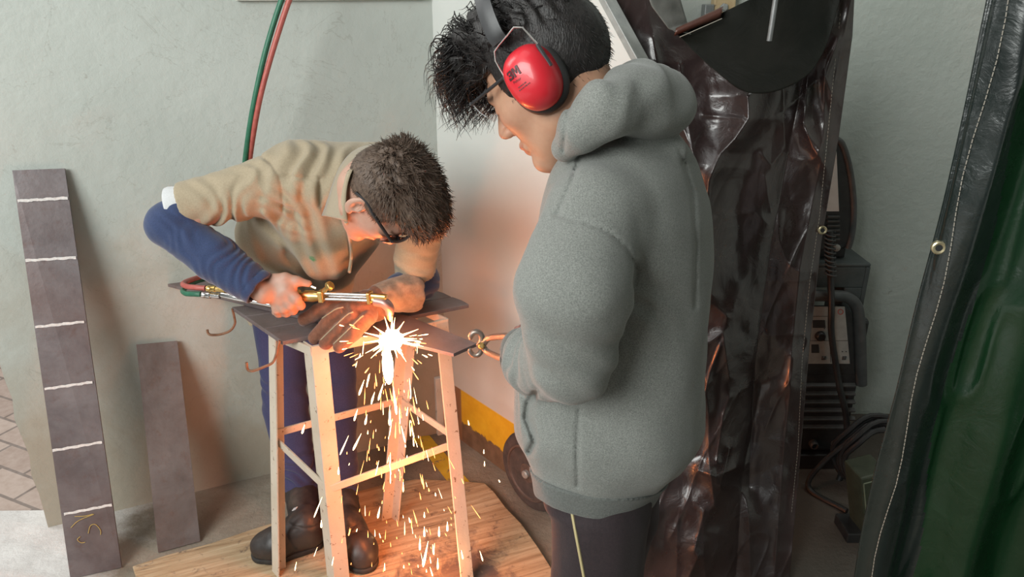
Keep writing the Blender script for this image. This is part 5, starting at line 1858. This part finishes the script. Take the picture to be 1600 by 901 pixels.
kneeR, ankR = np.array(P(446, 630, Y=2.04)), np.array(P(472, 776, Y=1.955))
kneeL, ankL = np.array(P(524, 632, Y=2.06)), np.array(P(534, 784, Y=1.945))
hipR, hipL = np.array(P(432, 462, Y=2.14)), np.array(P(512, 472, Y=2.16))

# body
g = SDF((-1.08, 1.40, 0.03), (0.02, 2.36, 1.40), 0.003)
pB = head_sdf(g, OBw, FBw, LBw, UBw, SB)
g.cone(pB(-0.030, 0, -0.040), NBw, 0.052, 0.050, 0.03)
chest = np.array(P(508, 330, Y=1.93))
g.cone(hipc, chest, 0.065, 0.08, 0.0, 'add', (hl, 1.5))
g.cone(chest, np.array(P(528, 298, Y=1.88)), 0.085, 0.06, 0.03, 'add', (lat, 1.4))
g.cone(NBw, np.array(P(535, 296, Y=1.93)), 0.048, 0.050, 0.01)
g.chain([shR, elR, wrR], [0.045, 0.036, 0.027], 0.03)
g.chain([shL, elL, wrL], [0.045, 0.036, 0.026], 0.03)
g.chain([hipR, kneeR, ankR], [0.055, 0.045, 0.035], 0.03)
g.chain([hipL, kneeL, ankL], [0.055, 0.045, 0.035], 0.03)
g.chain([ankR, P(450, 844, h=0.085)], [0.033, 0.018], 0.01)
g.chain([ankL, P(550, 850, h=0.085)], [0.033, 0.018], 0.01)
# right hand round the torch
hp_ = np.array(P(441, 455, Y=1.752))
g.cone(wrR, hp_, 0.026, 0.031, 0.01, 'add', (unit((0.25, -0.9, 0.25)), 0.72))
g.ell(P(446, 456, Y=1.752), (0.030, 0.020, 0.036), None, 0.015)
def q3(*pts):
    return [np.array(P(a, b_, Y=c)) for a, b_, c in pts]
g.chain(q3((428, 437, 1.757), (446, 434, 1.756), (464, 439, 1.757), (482, 443, 1.762)), [0.017, 0.0125, 0.0115, 0.0092], 0.012)
g.chain(q3((448, 452, 1.742), (463, 467, 1.735), (470, 477, 1.752), (462, 478, 1.785)), [0.0150, 0.0115, 0.0105, 0.009], 0.010)
g.chain(q3((442, 460, 1.740), (453, 476, 1.736), (458, 485, 1.755), (450, 483, 1.788)), [0.0150, 0.0115, 0.0105, 0.009], 0.008)
g.chain(q3((435, 466, 1.742), (443, 482, 1.738), (447, 489, 1.757), (440, 487, 1.785)), [0.0145, 0.0110, 0.0100, 0.0085], 0.008)
g.chain(q3((428, 470, 1.745), (432, 484, 1.743), (435, 490, 1.760), (429, 488, 1.785)), [0.0130, 0.0100, 0.0090, 0.0078], 0.008)
# left hand inside the glove
palm = np.array(P(560, 480, Y=1.80))
g.cone(wrL, palm, 0.026, 0.028, 0.01)
GF = [q3((540, 474, 1.80), (516, 477, 1.795), (496, 487, 1.795), (476, 499, 1.800)),
      q3((552, 482, 1.79), (534, 487, 1.775), (512, 507, 1.760), (491, 528, 1.760)),
      q3((565, 488, 1.78), (554, 493, 1.760), (533, 513, 1.740), (509, 536, 1.740)),
      q3((578, 492, 1.775), (573, 499, 1.750), (554, 519, 1.725), (531, 541, 1.720))]
for fg in GF:
    g.chain(fg, [0.011, 0.010, 0.009, 0.008], 0.006)
g.chain(q3((590, 474, 1.82), (592, 486, 1.81), (578, 494, 1.82)), [0.013, 0.011, 0.009], 0.006)
def tintB(v):
    c = head_tint(OBw, FBw, LBw, UBw, SB, (0.30, 0.24, 0.2))(v)
    return c
bodyB = g.build('body', M_skinB, pb, tint=tintB)

# shirt
def mkshirt():
    g = SDF((-1.02, 1.50, 0.50), (0.02, 2.42, 1.42), 0.0036)
    up = np.array(P(528, 283, Y=1.86))
    g.cone(hipc + zz * -0.02, np.array(P(480, 370, Y=2.05)), 0.088, 0.106, 0.0, 'add', (hl, 1.75))
    g.cone(np.array(P(480, 370, Y=2.06)), np.array(P(515, 300, Y=1.915)), 0.112, 0.112, 0.04, 'add', (lat, 1.62))
    g.cone(np.array(P(515, 300, Y=1.915)), up, 0.112, 0.085, 0.04, 'add', (lat, 1.75))
    g.cone(hipc, np.array(P(462, 535, Y=2.15)), 0.088, 0.088, 0.03, 'add', (hl, 1.80))
    g.cone(shR, np.array(P(470, 275, Y=1.86)), 0.062, 0.080, 0.04)
    g.cone(shL, np.array(P(600, 290, Y=1.88)), 0.060, 0.078, 0.04)
    g.cone(np.array(P(462, 268, Y=1.90)), np.array(P(598, 262, Y=1.93)), 0.074, 0.066, 0.04)
    se = np.array(P(289, 322, Y=1.815))
    sdir = unit(se - shR)
    g.cone(shR, se + sdir * 0.02, 0.072, 0.059, 0.03)
    # left sleeve hanging behind the head
    sl2 = np.array(P(650, 402, Y=1.955))
    g.cone(shL, sl2, 0.064, 0.060, 0.03)
    g.cone(sl2, np.array(P(650, 426, Y=1.965)), 0.060, 0.058, 0.01)
    # flap of the shirt front hanging towards the plate
    g.cone(np.array(P(500, 350, Y=1.90)), np.array(P(510, 410, Y=1.915)), 0.075, 0.050, 0.05, 'add', (lat, 1.3))
    # openings
    g.half(se + sdir * 0.002, sdir, 0.004) if False else None
    g.func(se - 0.1, se + 0.12, lambda X, Y, Z: np.maximum(-((X - se[0]) * sdir[0] + (Y - se[1]) * sdir[1] + (Z - se[2]) * sdir[2]), np.sqrt((X - se[0]) ** 2 + (Y - se[1]) ** 2 + (Z - se[2]) ** 2) - 0.10), 0.003, 'sub')
    g.cone(se, se - sdir * 0.05, 0.0485, 0.046, 0.002, 'sub')
    so = np.array(P(650, 428, Y=1.965))
    sd2 = unit(so - sl2)
    g.func(so - 0.09, so + 0.12, lambda X, Y, Z: np.maximum(-((X - so[0]) * sd2[0] + (Y - so[1]) * sd2[1] + (Z - so[2]) * sd2[2]), np.sqrt((X - so[0]) ** 2 + (Y - so[1]) ** 2 + (Z - so[2]) ** 2) - 0.09), 0.003, 'sub')
    g.cone(so + sd2 * 0.01, so - sd2 * 0.04, 0.052, 0.048, 0.002, 'sub')
    hz = 0.635
    g.half((0, 0, hz), (0, 0, -1))
    g.cone(np.array(P(462, 470, Y=2.15)), np.array(P(462, 580, Y=2.15)), 0.078, 0.080, 0.004, 'sub', (hl, 1.75))
    g.cone(pB(-0.03, 0, -0.03), NBw + (pB(-0.03, 0, -0.03) - NBw) * 0.12, 0.074, 0.054, 0.006, 'sub')
    def disp(p):
        d = 0.004 * fbm(p * 8, 2, 13)
        ad = unit(se - shR)
        d += folds(p, P(352, 348, Y=1.80), P(405, 335, Y=1.80), 0.06, (0.95, 0, -0.45), 0.042, 0.0095, 11, 1.0)
        d += folds(p, P(320, 300, Y=1.78), P(400, 275, Y=1.78), 0.06, (0.9, 0.1, 0.5), 0.05, 0.0050, 12, 1.0)
        d += folds(p, P(470, 250, Y=1.78), P(560, 235, Y=1.78), 0.09, (0.95, 0.1, -0.25), 0.046, 0.0095, 13, 0.8)
        d += folds(p, P(430, 350, Y=1.85), P(440, 440, Y=1.92), 0.10, (0.9, 0.1, 0.3), 0.060, 0.0110, 14, 0.9)
        d += folds(p, P(500, 320, Y=1.8), P(520, 410, Y=1.85), 0.07, (0.95, 0.1, 0.15), 0.055, 0.0090, 15, 0.9)
        d += folds(p, P(440, 310, Y=1.8), P(450, 345, Y=1.8), 0.05, (0.5, 0, 0.8), 0.04, 0.009, 16, 0.8)
        d += folds(p, P(390, 500, Y=2.05), P(560, 520, Y=2.05), 0.09, (1, 0.1, 0.1), 0.07, 0.008, 17, 0.9)
        d += folds(p, P(650, 380, Y=1.9), P(650, 420, Y=1.9), 0.06, (0.2, 0, 1), 0.04, 0.005, 18, 0.8)
        z = CAM_H - p[:, 2]
        zc = p[:, 1] * CP + z * SP
        px, py = 800 + FPX * p[:, 0] / zc, 450.5 + FPX * (z * CP - p[:, 1] * SP) / zc
        near = p[:, 1] < 1.97
        for pl in ([(408, 244), (424, 255), (436, 275), (441, 300), (442, 335)], [(440, 276), (470, 277), (500, 279)], [(500, 279), (500, 320)]):
            d += near * 0.004 * np.exp(-(poly_d(px, py, pl) / 2.6) ** 2)
        return d
    g.displace(disp, 0.02)
    return g
shirt = mkshirt().build('shirt', M_khaki, pb)
_o = Vector((0, 0, CAM_H))
_v = [n_ for n_ in M_khaki.node_tree.nodes if n_.type == 'VECT_MATH']
for n_, (sx, sy) in zip(_v, ((470, 430), (488, 405))):
    hit, loc_, nor, _ = shirt.ray_cast(_o, (P(sx, sy, Y=1.0) - _o).normalized())
    if hit:
        n_.inputs[1].default_value = loc_

# collar: a stand round the neck with a pointed leaf folded over it
fold_px = [(543, 346, 1.672), (540, 330, 1.675), (540, 312, 1.68), (541, 290, 1.69), (548, 267, 1.705), (561, 249, 1.73), (578, 239, 1.76), (597, 236, 1.80), (615, 240, 1.85), (636, 254, 1.90), (655, 275, 1.92)]
leaf_px = [(503, 337, 1.70), (509, 322, 1.70), (515, 304, 1.71), (521, 284, 1.72), (530, 260, 1.74), (545, 239, 1.77), (566, 227, 1.80), (592, 223, 1.84), (618, 229, 1.89), (646, 247, 1.94), (672, 275, 1.95)]
_o = Vector((0, 0, CAM_H))
def on_mesh(ob, x, y, yd, off):
    dr = (P(x, y, Y=1.0) - _o).normalized()
    ys = []
    for m_ in (shirt, bodyB):
        hit, loc_, nor, _ = m_.ray_cast(_o, dr)
        if hit and abs(loc_.y - yd) < 0.16:
            ys.append((loc_ - _o).length)
    return np.array(_o + dr * (min(ys) - off)) if ys else np.array(P(x, y, Y=yd))
fold_w = [on_mesh(shirt, x, y, yd, 0.014) for x, y, yd in fold_px]
leaf_w = [on_mesh(shirt, x, y, yd, 0.007) for x, y, yd in leaf_px]
def smooth_line(ws, n=5):
    a = np.array(ws)
    b_ = a.copy()
    b_[1:-1] = a[1:-1] * 0.5 + (a[:-2] + a[2:]) * 0.25
    return [np.array(v) for v in catmull(list(b_), n)]
fw, lw = smooth_line(fold_w), smooth_line(leaf_w)
cam_v = np.array(_o)
vs, fs = [], []
M_ = 9
for a, b_ in zip(fw, lw):
    tow = unit(cam_v - (a + b_) / 2)
    stand = a + (NBw - a) * 0.16 - tow * 0.012
    for j_ in range(M_):
        if j_ < 3:
            t_ = j_ / 3
            p_ = stand * (1 - t_) + a * t_
        else:
            t_ = (j_ - 3) / (M_ - 4)
            p_ = a * (1 - t_) + b_ * t_ + tow * (0.024 * math.sin(t_ * PI) ** 0.8 + 0.005) + zz * 0.002 * math.sin(t_ * 3)
        vs.append(p_)
for k in range(len(fw) - 1):
    for j_ in range(M_ - 1):
        fs.append((k * M_ + j_, k * M_ + j_ + 1, (k + 1) * M_ + j_ + 1, (k + 1) * M_ + j_))
co = mobj('collar', vs, fs, M_khaki, shirt, True)
sd = co.modifiers.new('thickness', 'SOLIDIFY')
sd.thickness, sd.offset = 0.0028, 0
# open placket edge running down from the collar
pk = [(541, 346, 1.68), (545, 362, 1.72), (548, 382, 1.76), (551, 400, 1.80), (546, 425, 1.84)]
pw = [on_mesh(shirt, x, y, yd, 0.002) for x, y, yd in pk]
MB().tube(smooth_line(pw), 0.0045, 8).build('placket_edge', M_khaki, shirt, smooth=True)

# white T-shirt sleeve showing below the khaki sleeve, then the navy under-sleeve
se = np.array(P(289, 322, Y=1.815))
sdir = unit(se - shR)
MB().lathe(se - sdir * 0.02, sdir, [(0, 0.046), (0.02, 0.0515), (0.046, 0.057), (0.052, 0.056), (0.052, 0.048), (0.0, 0.043)], 32).build('undershirt_sleeve', M_white, pb, smooth=True)
g = SDF(np.minimum(np.minimum(elR, wrR), se) - 0.12, np.maximum(np.maximum(elR, wrR), se) + 0.12, 0.003)
g.cone(se - sdir * 0.03, elR, 0.047, 0.055, 0.0)
g.cone(elR, elR + (wrR - elR) * 0.5, 0.055, 0.056, 0.012)
wend = wrR
g.cone(elR + (wrR - elR) * 0.5, wend, 0.056, 0.047, 0.012)
wd_ = unit(wrR - elR)
wo = wrR - wd_ * 0.012
g.func(wo - 0.09, wo + 0.1, lambda X, Y, Z: np.maximum(-((X - wo[0]) * wd_[0] + (Y - wo[1]) * wd_[1] + (Z - wo[2]) * wd_[2]), np.sqrt((X - wo[0]) ** 2 + (Y - wo[1]) ** 2 + (Z - wo[2]) ** 2) - 0.08), 0.003, 'sub')
g.cone(wo, wo - wd_ * 0.04, 0.038, 0.036, 0.002, 'sub')
def navy_disp(p):
    d = 0.003 * fbm(p * 12, 2, 4)
    d += folds(p, P(320, 385, Y=1.76), P(400, 430, Y=1.74), 0.06, wd_ + np.array((0.2, 0, 0.5)), 0.036, 0.0042, 21, 1.6)
    d += folds(p, P(268, 330, Y=1.74), P(290, 350, Y=1.74), 0.055, (0.6, 0, 0.8), 0.022, 0.0022, 22, 0.6)
    dd, t = seg_dist(p, wo, wo - wd_ * 0.03)
    s_ = (p - wo) @ wd_
    d += 0.0018 * np.exp(-((s_ + 0.022) / 0.0025) ** 2)
    return d
g.displace(navy_disp, 0.02)
g.build('sleeve', M_navy, pb)
g = SDF(np.minimum(elL, wrL) - 0.16, np.maximum(elL, wrL) + 0.16, 0.003)
g.cone(np.array(P(650, 405, Y=1.965)), elL, 0.045, 0.052, 0.0)
g.cone(elL, elL + (wrL - elL) * 0.55, 0.054, 0.046, 0.012)
g.displace(lambda p: 0.003 * fbm(p * 12, 2, 4) + folds(p, elL, elL, 0.07, (0.8, 0, 0.6), 0.03, 0.005, 31, 0.8), 0.02)
g.build('sleeve', M_navy, pb)

# trousers
g = SDF((-0.95, 1.72, 0.05), (-0.25, 2.42, 0.88), 0.0036)
g.cone(hipc, (hipR + hipL) / 2, 0.078, 0.078, 0.0, 'add', (hl, 1.75))
g.chain([hipR, kneeR, ankR], [0.080, 0.068, 0.055], 0.03)
g.chain([hipL, kneeL, ankL], [0.078, 0.066, 0.053], 0.02)
def tr_disp(p):
    d = 0.005 * fbm(p * np.array([11, 11, 6]), 2, 9)
    for a in (ankR, ankL):
        d += folds(p, a + zz * 0.01, a + zz * 0.09, 0.075, (0.25, 0.1, 1), 0.040, 0.0075, 41, 0.8)
    for k in (kneeR, kneeL):
        d += folds(p, k, k + zz * 0.05, 0.08, (0.5, 0.1, 0.85), 0.06, 0.005, 43, 0.9)
    return d
g.displace(tr_disp, 0.02)
for a in (ankR, ankL):
    g.func(a - 0.09, a + 0.09, lambda X, Y, Z, a=a: np.maximum(Z - (a[2] - 0.025), np.sqrt((X - a[0]) ** 2 + (Y - a[1]) ** 2) - 0.09), 0.004, 'sub')
g.build('trousers', M_navyt, pb)

# boots
for ank, heel, ball, toe, lab in ((ankR, P(484, 832, h=BH + 0.045), P(433, 848, h=BH + 0.042), P(414, 852, h=BH + 0.036), 1), (ankL, P(543, 832, h=BH + 0.045), P(562, 858, h=BH + 0.042), P(568, 867, h=BH + 0.036), 0)):
    heel, ball, toe = np.array(heel), np.array(ball), np.array(toe)
    lo = np.minimum(np.minimum(heel, toe), ank) - 0.09
    hi = np.maximum(np.maximum(heel, toe), ank) + 0.09
    g = SDF(lo, hi, 0.003)
    sh = heel + (ball - heel) * 0.10
    g.cone(ank + zz * 0.02, sh + zz * 0.02, 0.052, 0.046, 0.0)
    g.cone(heel, ball, 0.043, 0.046, 0.03)
    g.cone(sh + zz * 0.045, ball + zz * 0.004, 0.040, 0.036, 0.03)
    g.cone(ball, toe, 0.046, 0.042, 0.02)
    g.half((0, 0, BH + 0.012), (0, 0, -1))
    fd = unit(ball - heel)
    def bdisp(p, sh=sh, fd=fd, ank=ank):
        d = 0.0016 * fbm(p * 24, 2, 3)
        s_ = (p - sh) @ fd
        d += 0.0025 * np.exp(-((s_ - 0.055 - 0.3 * (p[:, 2] - 0.1)) / 0.004) ** 2) * (p[:, 2] > 0.06)
        d += 0.0020 * np.exp(-((p[:, 2] - (sh[2] + 0.055) - 0.2 * s_) / 0.003) ** 2)
        return d
    g.displace(bdisp, 0.02)
    bo = g.build('boot', M_boot, pb)
    g = SDF(lo, hi, 0.003)
    g.cone(heel * np.array([1, 1, 0]) + zz * (BH + 0.012), ball * np.array([1, 1, 0]) + zz * (BH + 0.012), 0.042, 0.048, 0.0)
    g.cone(ball * np.array([1, 1, 0]) + zz * (BH + 0.012), toe * np.array([1, 1, 0]) + zz * (BH + 0.012), 0.048, 0.043, 0.01)
    g.half((0, 0, BH + 0.0015), (0, 0, -1))
    g.half((0, 0, BH + 0.018), (0, 0, 1))
    g.build('sole', M_sole, bo)
    if lab:
        o_ = np.array((0, 0, CAM_H), float)
        hit, loc_, nor, _ = bo.ray_cast(Vector(o_), Vector(unit(np.array(P(461, 795, Y=1.0)) - o_)))
        if hit:
            u_ = nor.cross(Vector((0, 0, 1))).normalized()
            v_ = u_.cross(nor) * -1
            MB().box(loc_ + nor * 0.0012, 0.013, 0.017, 0.0022, Matrix((u_, v_, nor)).transposed()).build('tag_patch', M_white, bo, bevel=0.001)

# leather glove on the left hand
g = SDF((-0.62, 1.55, 0.66), (-0.10, 2.02, 1.02), 0.0028)
gx = [np.array(P(640, 456, Y=1.905)), np.array(P(606, 464, Y=1.85)), np.array(P(570, 477, Y=1.80))]
g.chain(gx, [0.056, 0.046, 0.036], 0.0)
g.ell(P(558, 482, Y=1.79), (0.045, 0.040, 0.032), None, 0.02)
for i, fg in enumerate(GF):
    g.chain(fg, [0.0215, 0.0205, 0.0195, 0.0172], 0.005)
g.chain(q3((596, 478, 1.825), (597, 488, 1.805), (580, 496, 1.81)), [0.022, 0.018, 0.015], 0.008)
ge = gx[0]
gd = unit(gx[0] - gx[1])
g.func(ge - 0.1, ge + 0.12, lambda X, Y, Z: np.maximum(-((X - ge[0]) * gd[0] + (Y - ge[1]) * gd[1] + (Z - ge[2]) * gd[2]) + 0.012 + 0.006 * np.sin(Z * 90), np.sqrt((X - ge[0]) ** 2 + (Y - ge[1]) ** 2 + (Z - ge[2]) ** 2) - 0.10), 0.003, 'sub')
g.cone(ge + gd * 0.02, ge - gd * 0.03, 0.050, 0.044, 0.002, 'sub')
def gdisp(p):
    d = 0.0026 * fbm(p * 22, 2, 3)
    d += folds(p, gx[1], gx[2], 0.06, (0.7, 0.3, 0.6), 0.035, 0.005, 51, 1.0)
    d += folds(p, gx[0], gx[0], 0.06, (0.3, 0.3, 0.9), 0.045, 0.004, 52, 1.0)
    return d
g.displace(gdisp, 0.02)
gl_ref = np.array(P(575, 476, Y=1.80))
def gpick(c):
    d, t = seg_dist(c, gx[0], gx[1] * 0.4 + gx[2] * 0.6)
    return (t < 0.93).astype(int)
glove = g.build('leather_glove', M_glove1, pb, mats=[M_glove1, M_glove2], pick=gpick)
# welts sewn between the fingers
for a, b_ in ((0, 1), (1, 2), (2, 3)):
    pts = []
    for t in np.linspace(0.15, 0.98, 12):
        def at(fg, t):
            k = min(int(t * 3), 2)
            return fg[k] + (fg[k + 1] - fg[k]) * (t * 3 - k)
        m0 = (at(GF[a], t) + at(GF[b_], t)) / 2
        o_ = np.array((0, 0, CAM_H), float)
        hit, loc_, nor, _ = glove.ray_cast(Vector(o_), Vector(unit(m0 - o_)))
        if hit and (loc_ - Vector(m0)).length < 0.05:
            pts.append(loc_)
    if len(pts) > 3:
        MB().tube(pts, 0.0022, 6).build('welt', M_gpipe, glove, smooth=True)

# short brown hair
g = SDF(OBw - 0.19, OBw + 0.19, 0.003)
RB_ = np.stack([FBw, LBw, UBw], 1)
g.ell(pB(-0.008, 0, 0.032), np.array((0.101, 0.084, 0.096)) * SB, RB_)
g.ell(pB(0.000, 0, 0.085), np.array((0.096, 0.080, 0.062)) * SB, RB_, 0.03)
g.ell(pB(0.060, 0, 0.085), np.array((0.062, 0.066, 0.048)) * SB, RB_, 0.03)
def fcut(X, Y, Z):
    dx, dy, dz = (X - OBw[0]) / SB, (Y - OBw[1]) / SB, (Z - OBw[2]) / SB
    f = dx * FBw[0] + dy * FBw[1] + dz * FBw[2]
    u = dx * UBw[0] + dy * UBw[1] + dz * UBw[2]
    l = dx * LBw[0] + dy * LBw[1] + dz * LBw[2]
    a = np.minimum(f - 0.040, 0.058 - u)
    b_ = np.minimum(-u + 0.004 - np.clip(-f - 0.01, 0, 0.2) * 0.62, f + 0.2)
    return -np.maximum(a, b_) * SB
g.func(OBw - 0.2, OBw + 0.2, fcut, 0.006, 'sub')
def hdB(p):
    q = (p - OBw) @ RB_
    t = np.clip((q[:, 2] - 0.02) / 0.06, 0, 1)
    return -(0.0006 + 0.005 * t) * fbm(q * np.array([20, 60, 40]), 3, 4)
g.displace(hdB, 0.03)
hairB = g.build('hair', M_hairB, pb)
me = hairB.data
vc = np.zeros(len(me.vertices) * 3)
me.vertices.foreach_get('co', vc)
vc = vc.reshape(-1, 3)
nc = np.zeros(len(vc) * 3)
me.vertices.foreach_get('normal', nc)
nc = nc.reshape(-1, 3)
lb = ((vc - OBw) @ RB_) / SB
okv = np.where(~((lb[:, 0] > 0.045) & (lb[:, 2] < 0.066)) & (lb[:, 2] > -0.05) & ((nc @ FBw) > -2))[0]
topw = np.clip((lb[okv, 2] - 0.02) / 0.07, 0, 1)
seln = rng.choice(len(okv), 6500)
topw = topw[seln]
sB = okv[seln]
rootsB = vc[sB] - nc[sB] * 0.003
NBn = nc[sB]
whorl = pB(-0.072, 0.01, 0.098)
away = rootsB - (whorl - UBw * 0.02 + FBw * 0.02)
away /= np.linalg.norm(away, axis=1)[:, None]
swirl = np.cross(NBn, away)
away = away - NBn * (away * NBn).sum(1)[:, None]
flow = away * 0.85 + swirl * 0.35 + NBn * 0.22 + rng.normal(0, 0.15, NBn.shape)
flow = flow * topw[:, None] + (FBw * 0.35 - UBw * 0.75 + NBn * 0.50 + rng.normal(0, 0.12, NBn.shape)) * (1 - topw[:, None])
flow /= np.linalg.norm(flow, axis=1)[:, None]
lnB = (0.010 + 0.014 * topw) * rng.uniform(0.7, 1.3, len(sB))
bend = rng.normal(0, 0.25, NBn.shape)
rB = (0.0006 + 0.0009 * topw) * rng.uniform(0.6, 1.3, len(sB))
strands('hair_locks', rootsB, lambda i, t: flow[i] * lnB[i] * t + (bend[i] - NBn[i] * 0.25) * lnB[i] * t * t * 0.5, M_hairB, hairB, rB, 4)

# dark glasses
M_lensB = glass_mat('dark_lens', (0.015, 0.013, 0.012), 0.97)
spectacles('dark safety glasses worn by the person in the khaki shirt', OBw, FBw, LBw, UBw, SB, M_lensB, 0.112, 0.020, 0.040, 0.020, 0.0040, tl=0.081, f_ear=-0.012)

# ================================================================ sparks
M_core = emit_mat('white_hot_metal', (1.0, 0.80, 0.50), 14.0)
M_spark = emit_mat('glowing_spark', (1.0, 0.70, 0.36), 8.0)
M_ember = emit_mat('cooling_spark', (1.0, 0.42, 0.12), 4.0)
cutp = P(612, 530, Y=1.675)
r_ = random.Random(3)
mb = MB()
def drop(mb, a, b_, r, mi=0):
    """Glowing drop with a tail from a to b."""
    a, b_ = Vector(a), Vector(b_)
    pts = [a.lerp(b_, t) for t in (0, 0.08, 0.25, 0.55, 0.85, 1)]
    mb.tube(pts, [r * 0.3, r * 0.8, r, r * 0.7, r * 0.3, r * 0.08], 6, mi)
flash = MB()
bm_ = bmesh.new()
bmesh.ops.create_icosphere(bm_, subdivisions=3, radius=1.0)
vs = [Vector((v.co.x * 0.029, v.co.y * 0.022, v.co.z * 0.024)) for v in bm_.verts]
vs = [cutp + v * (1 + 0.22 * math.sin(v.x * 300 + 1) * math.sin(v.z * 260)) for v in vs]
flash.add(vs, [tuple(v.index for v in f.verts) for f in bm_.faces])
vs = [P(606, 572, Y=1.675) + Vector((v.co.x * 0.014, v.co.y * 0.014, v.co.z * 0.052)) for v in bm_.verts]
flash.add(vs, [tuple(v.index for v in f.verts) for f in bm_.faces])
bm_.free()
for i in range(28):
    an = r_.uniform(0, 2 * PI)
    up = math.sin(an)
    L = r_.uniform(0.018, 0.050) * (1.35 if abs(math.cos(an)) > 0.75 else 1.0)
    d = Vector((math.cos(an), r_.uniform(-0.5, 0.3), up)).normalized()
    s0 = cutp + d * 0.018
    flash.tube([s0, s0 + d * L * 0.5, s0 + d * L], [0.0038, 0.0016, 0.0002], 5, 1)
o = flash.build('cutting_flash', [M_core, M_spark], None, smooth=True)
tag(o, 'white hot flash with spiky rays at the cut under the torch tip', 'flash')

def PV(x, y, Y):
    return P(x, y, Y=Y)
# drops picked out of the shower: x, y, length in picture pixels, lean, size
big = [(617, 625, 44, 0.12, 5), (609, 652, 24, -0.05, 4.6), (665, 865, 40, -0.2, 5.2), (663, 830, 16, 0, 4), (699, 822, 15, 0, 4), (677, 858, 16, 0.1, 3.8), (656, 850, 18, 0, 4), (686, 830, 16, 0, 4), (592, 800, 18, -0.2, 4), (684, 880, 18, 0, 3.5), (722, 866, 14, 0.2, 3),
       (556, 648, 18, -0.3, 3.6), (595, 612, 26, -0.3, 4), (558, 690, 26, -0.5, 3.8), (572, 655, 16, -0.2, 4), (538, 695, 30, -0.45, 2.6), (529, 735, 12, 0, 3.6), (474, 670, 14, -0.3, 4), (630, 760, 16, 0, 2.8), (646, 690, 14, 0.1, 2.6), (630, 678, 26, 0.25, 3), (497, 792, 32, -0.4, 2.6), (502, 818, 12, 0, 3.6), (565, 605, 24, -0.35, 3.8), (583, 620, 16, -0.3, 3.6), (640, 812, 8, 0.3, 3.4), (576, 590, 14, -0.3, 3.2), (600, 545, 20, -0.35, 3), (645, 675, 18, 0.2, 2.6), (732, 660, 8, 0.2, 2.4), (756, 705, 7, 0, 2), (757, 724, 8, 0, 2.2), (780, 751, 4, 0.5, 2.6), (752, 868, 16, 0.3, 2.6), (663, 804, 9, 0, 3), (610, 745, 20, 0, 2.2), (601, 885, 12, 0, 2.4), (520, 876, 14, -0.2, 2.2), (462, 884, 14, -0.2, 2.0)]
for x, y, ln_, lean, sz in big:
    Y = 1.66 - 0.00012 * (y - 530) + r_.uniform(-0.07, 0.07)
    k = Y / 1040.0
    drop(mb, PV(x + lean * ln_ / 2, y + ln_ / 2, Y), PV(x - lean * ln_ / 2, y - ln_ / 2, Y), sz * 0.5 * k * 0.92, 0)
n_ = 0
while n_ < 170:
    t = r_.random() ** 0.8
    y = 520 + t * 375
    x = 606 + 30 * t + r_.gauss(0, 16 + 62 * t * (1 - 0.35 * t))
    if x < 452 or x > 790:
        continue
    Y = r_.uniform(1.56, 1.76)
    p = PV(x, y, Y)
    if p.z < 0.035:
        continue
    k = Y / 1040.0
    vx = (x - 606) / 130.0
    ln_ = r_.choice([4, 6, 9, 13, 18, 24]) * (1.2 - 0.4 * t)
    lean = vx * 0.5 + r_.gauss(0, 0.12)
    a, b_ = PV(x + lean * ln_ / 2, y + ln_ / 2, Y), PV(x - lean * ln_ / 2, y - ln_ / 2, Y)
    if a.z < 0.03:
        continue
    drop(mb, a, b_, r_.choice([0.5, 0.6, 0.8, 1.0, 1.4]) * k * 0.85, r_.choice([0, 1, 1]))
    n_ += 1
for i in range(26):     # sideways rays round the cut
    an = r_.choice([r_.uniform(-0.35, 0.75), r_.uniform(2.6, 3.6), r_.uniform(-2.6, -0.5)])
    d = Vector((math.cos(an), r_.uniform(-0.5, 0.2), math.sin(an))).normalized()
    s0 = cutp + d * r_.uniform(0.05, 0.13)
    drop(mb, s0 + d * r_.uniform(0.01, 0.03), s0, r_.uniform(0.0008, 0.0017), r_.choice([0, 1]))
o = mb.build('spark_shower', [M_spark, M_ember], None, smooth=True)
tag(o, 'shower of orange sparks falling from the cut to the plywood', 'sparks', None, 'stuff')
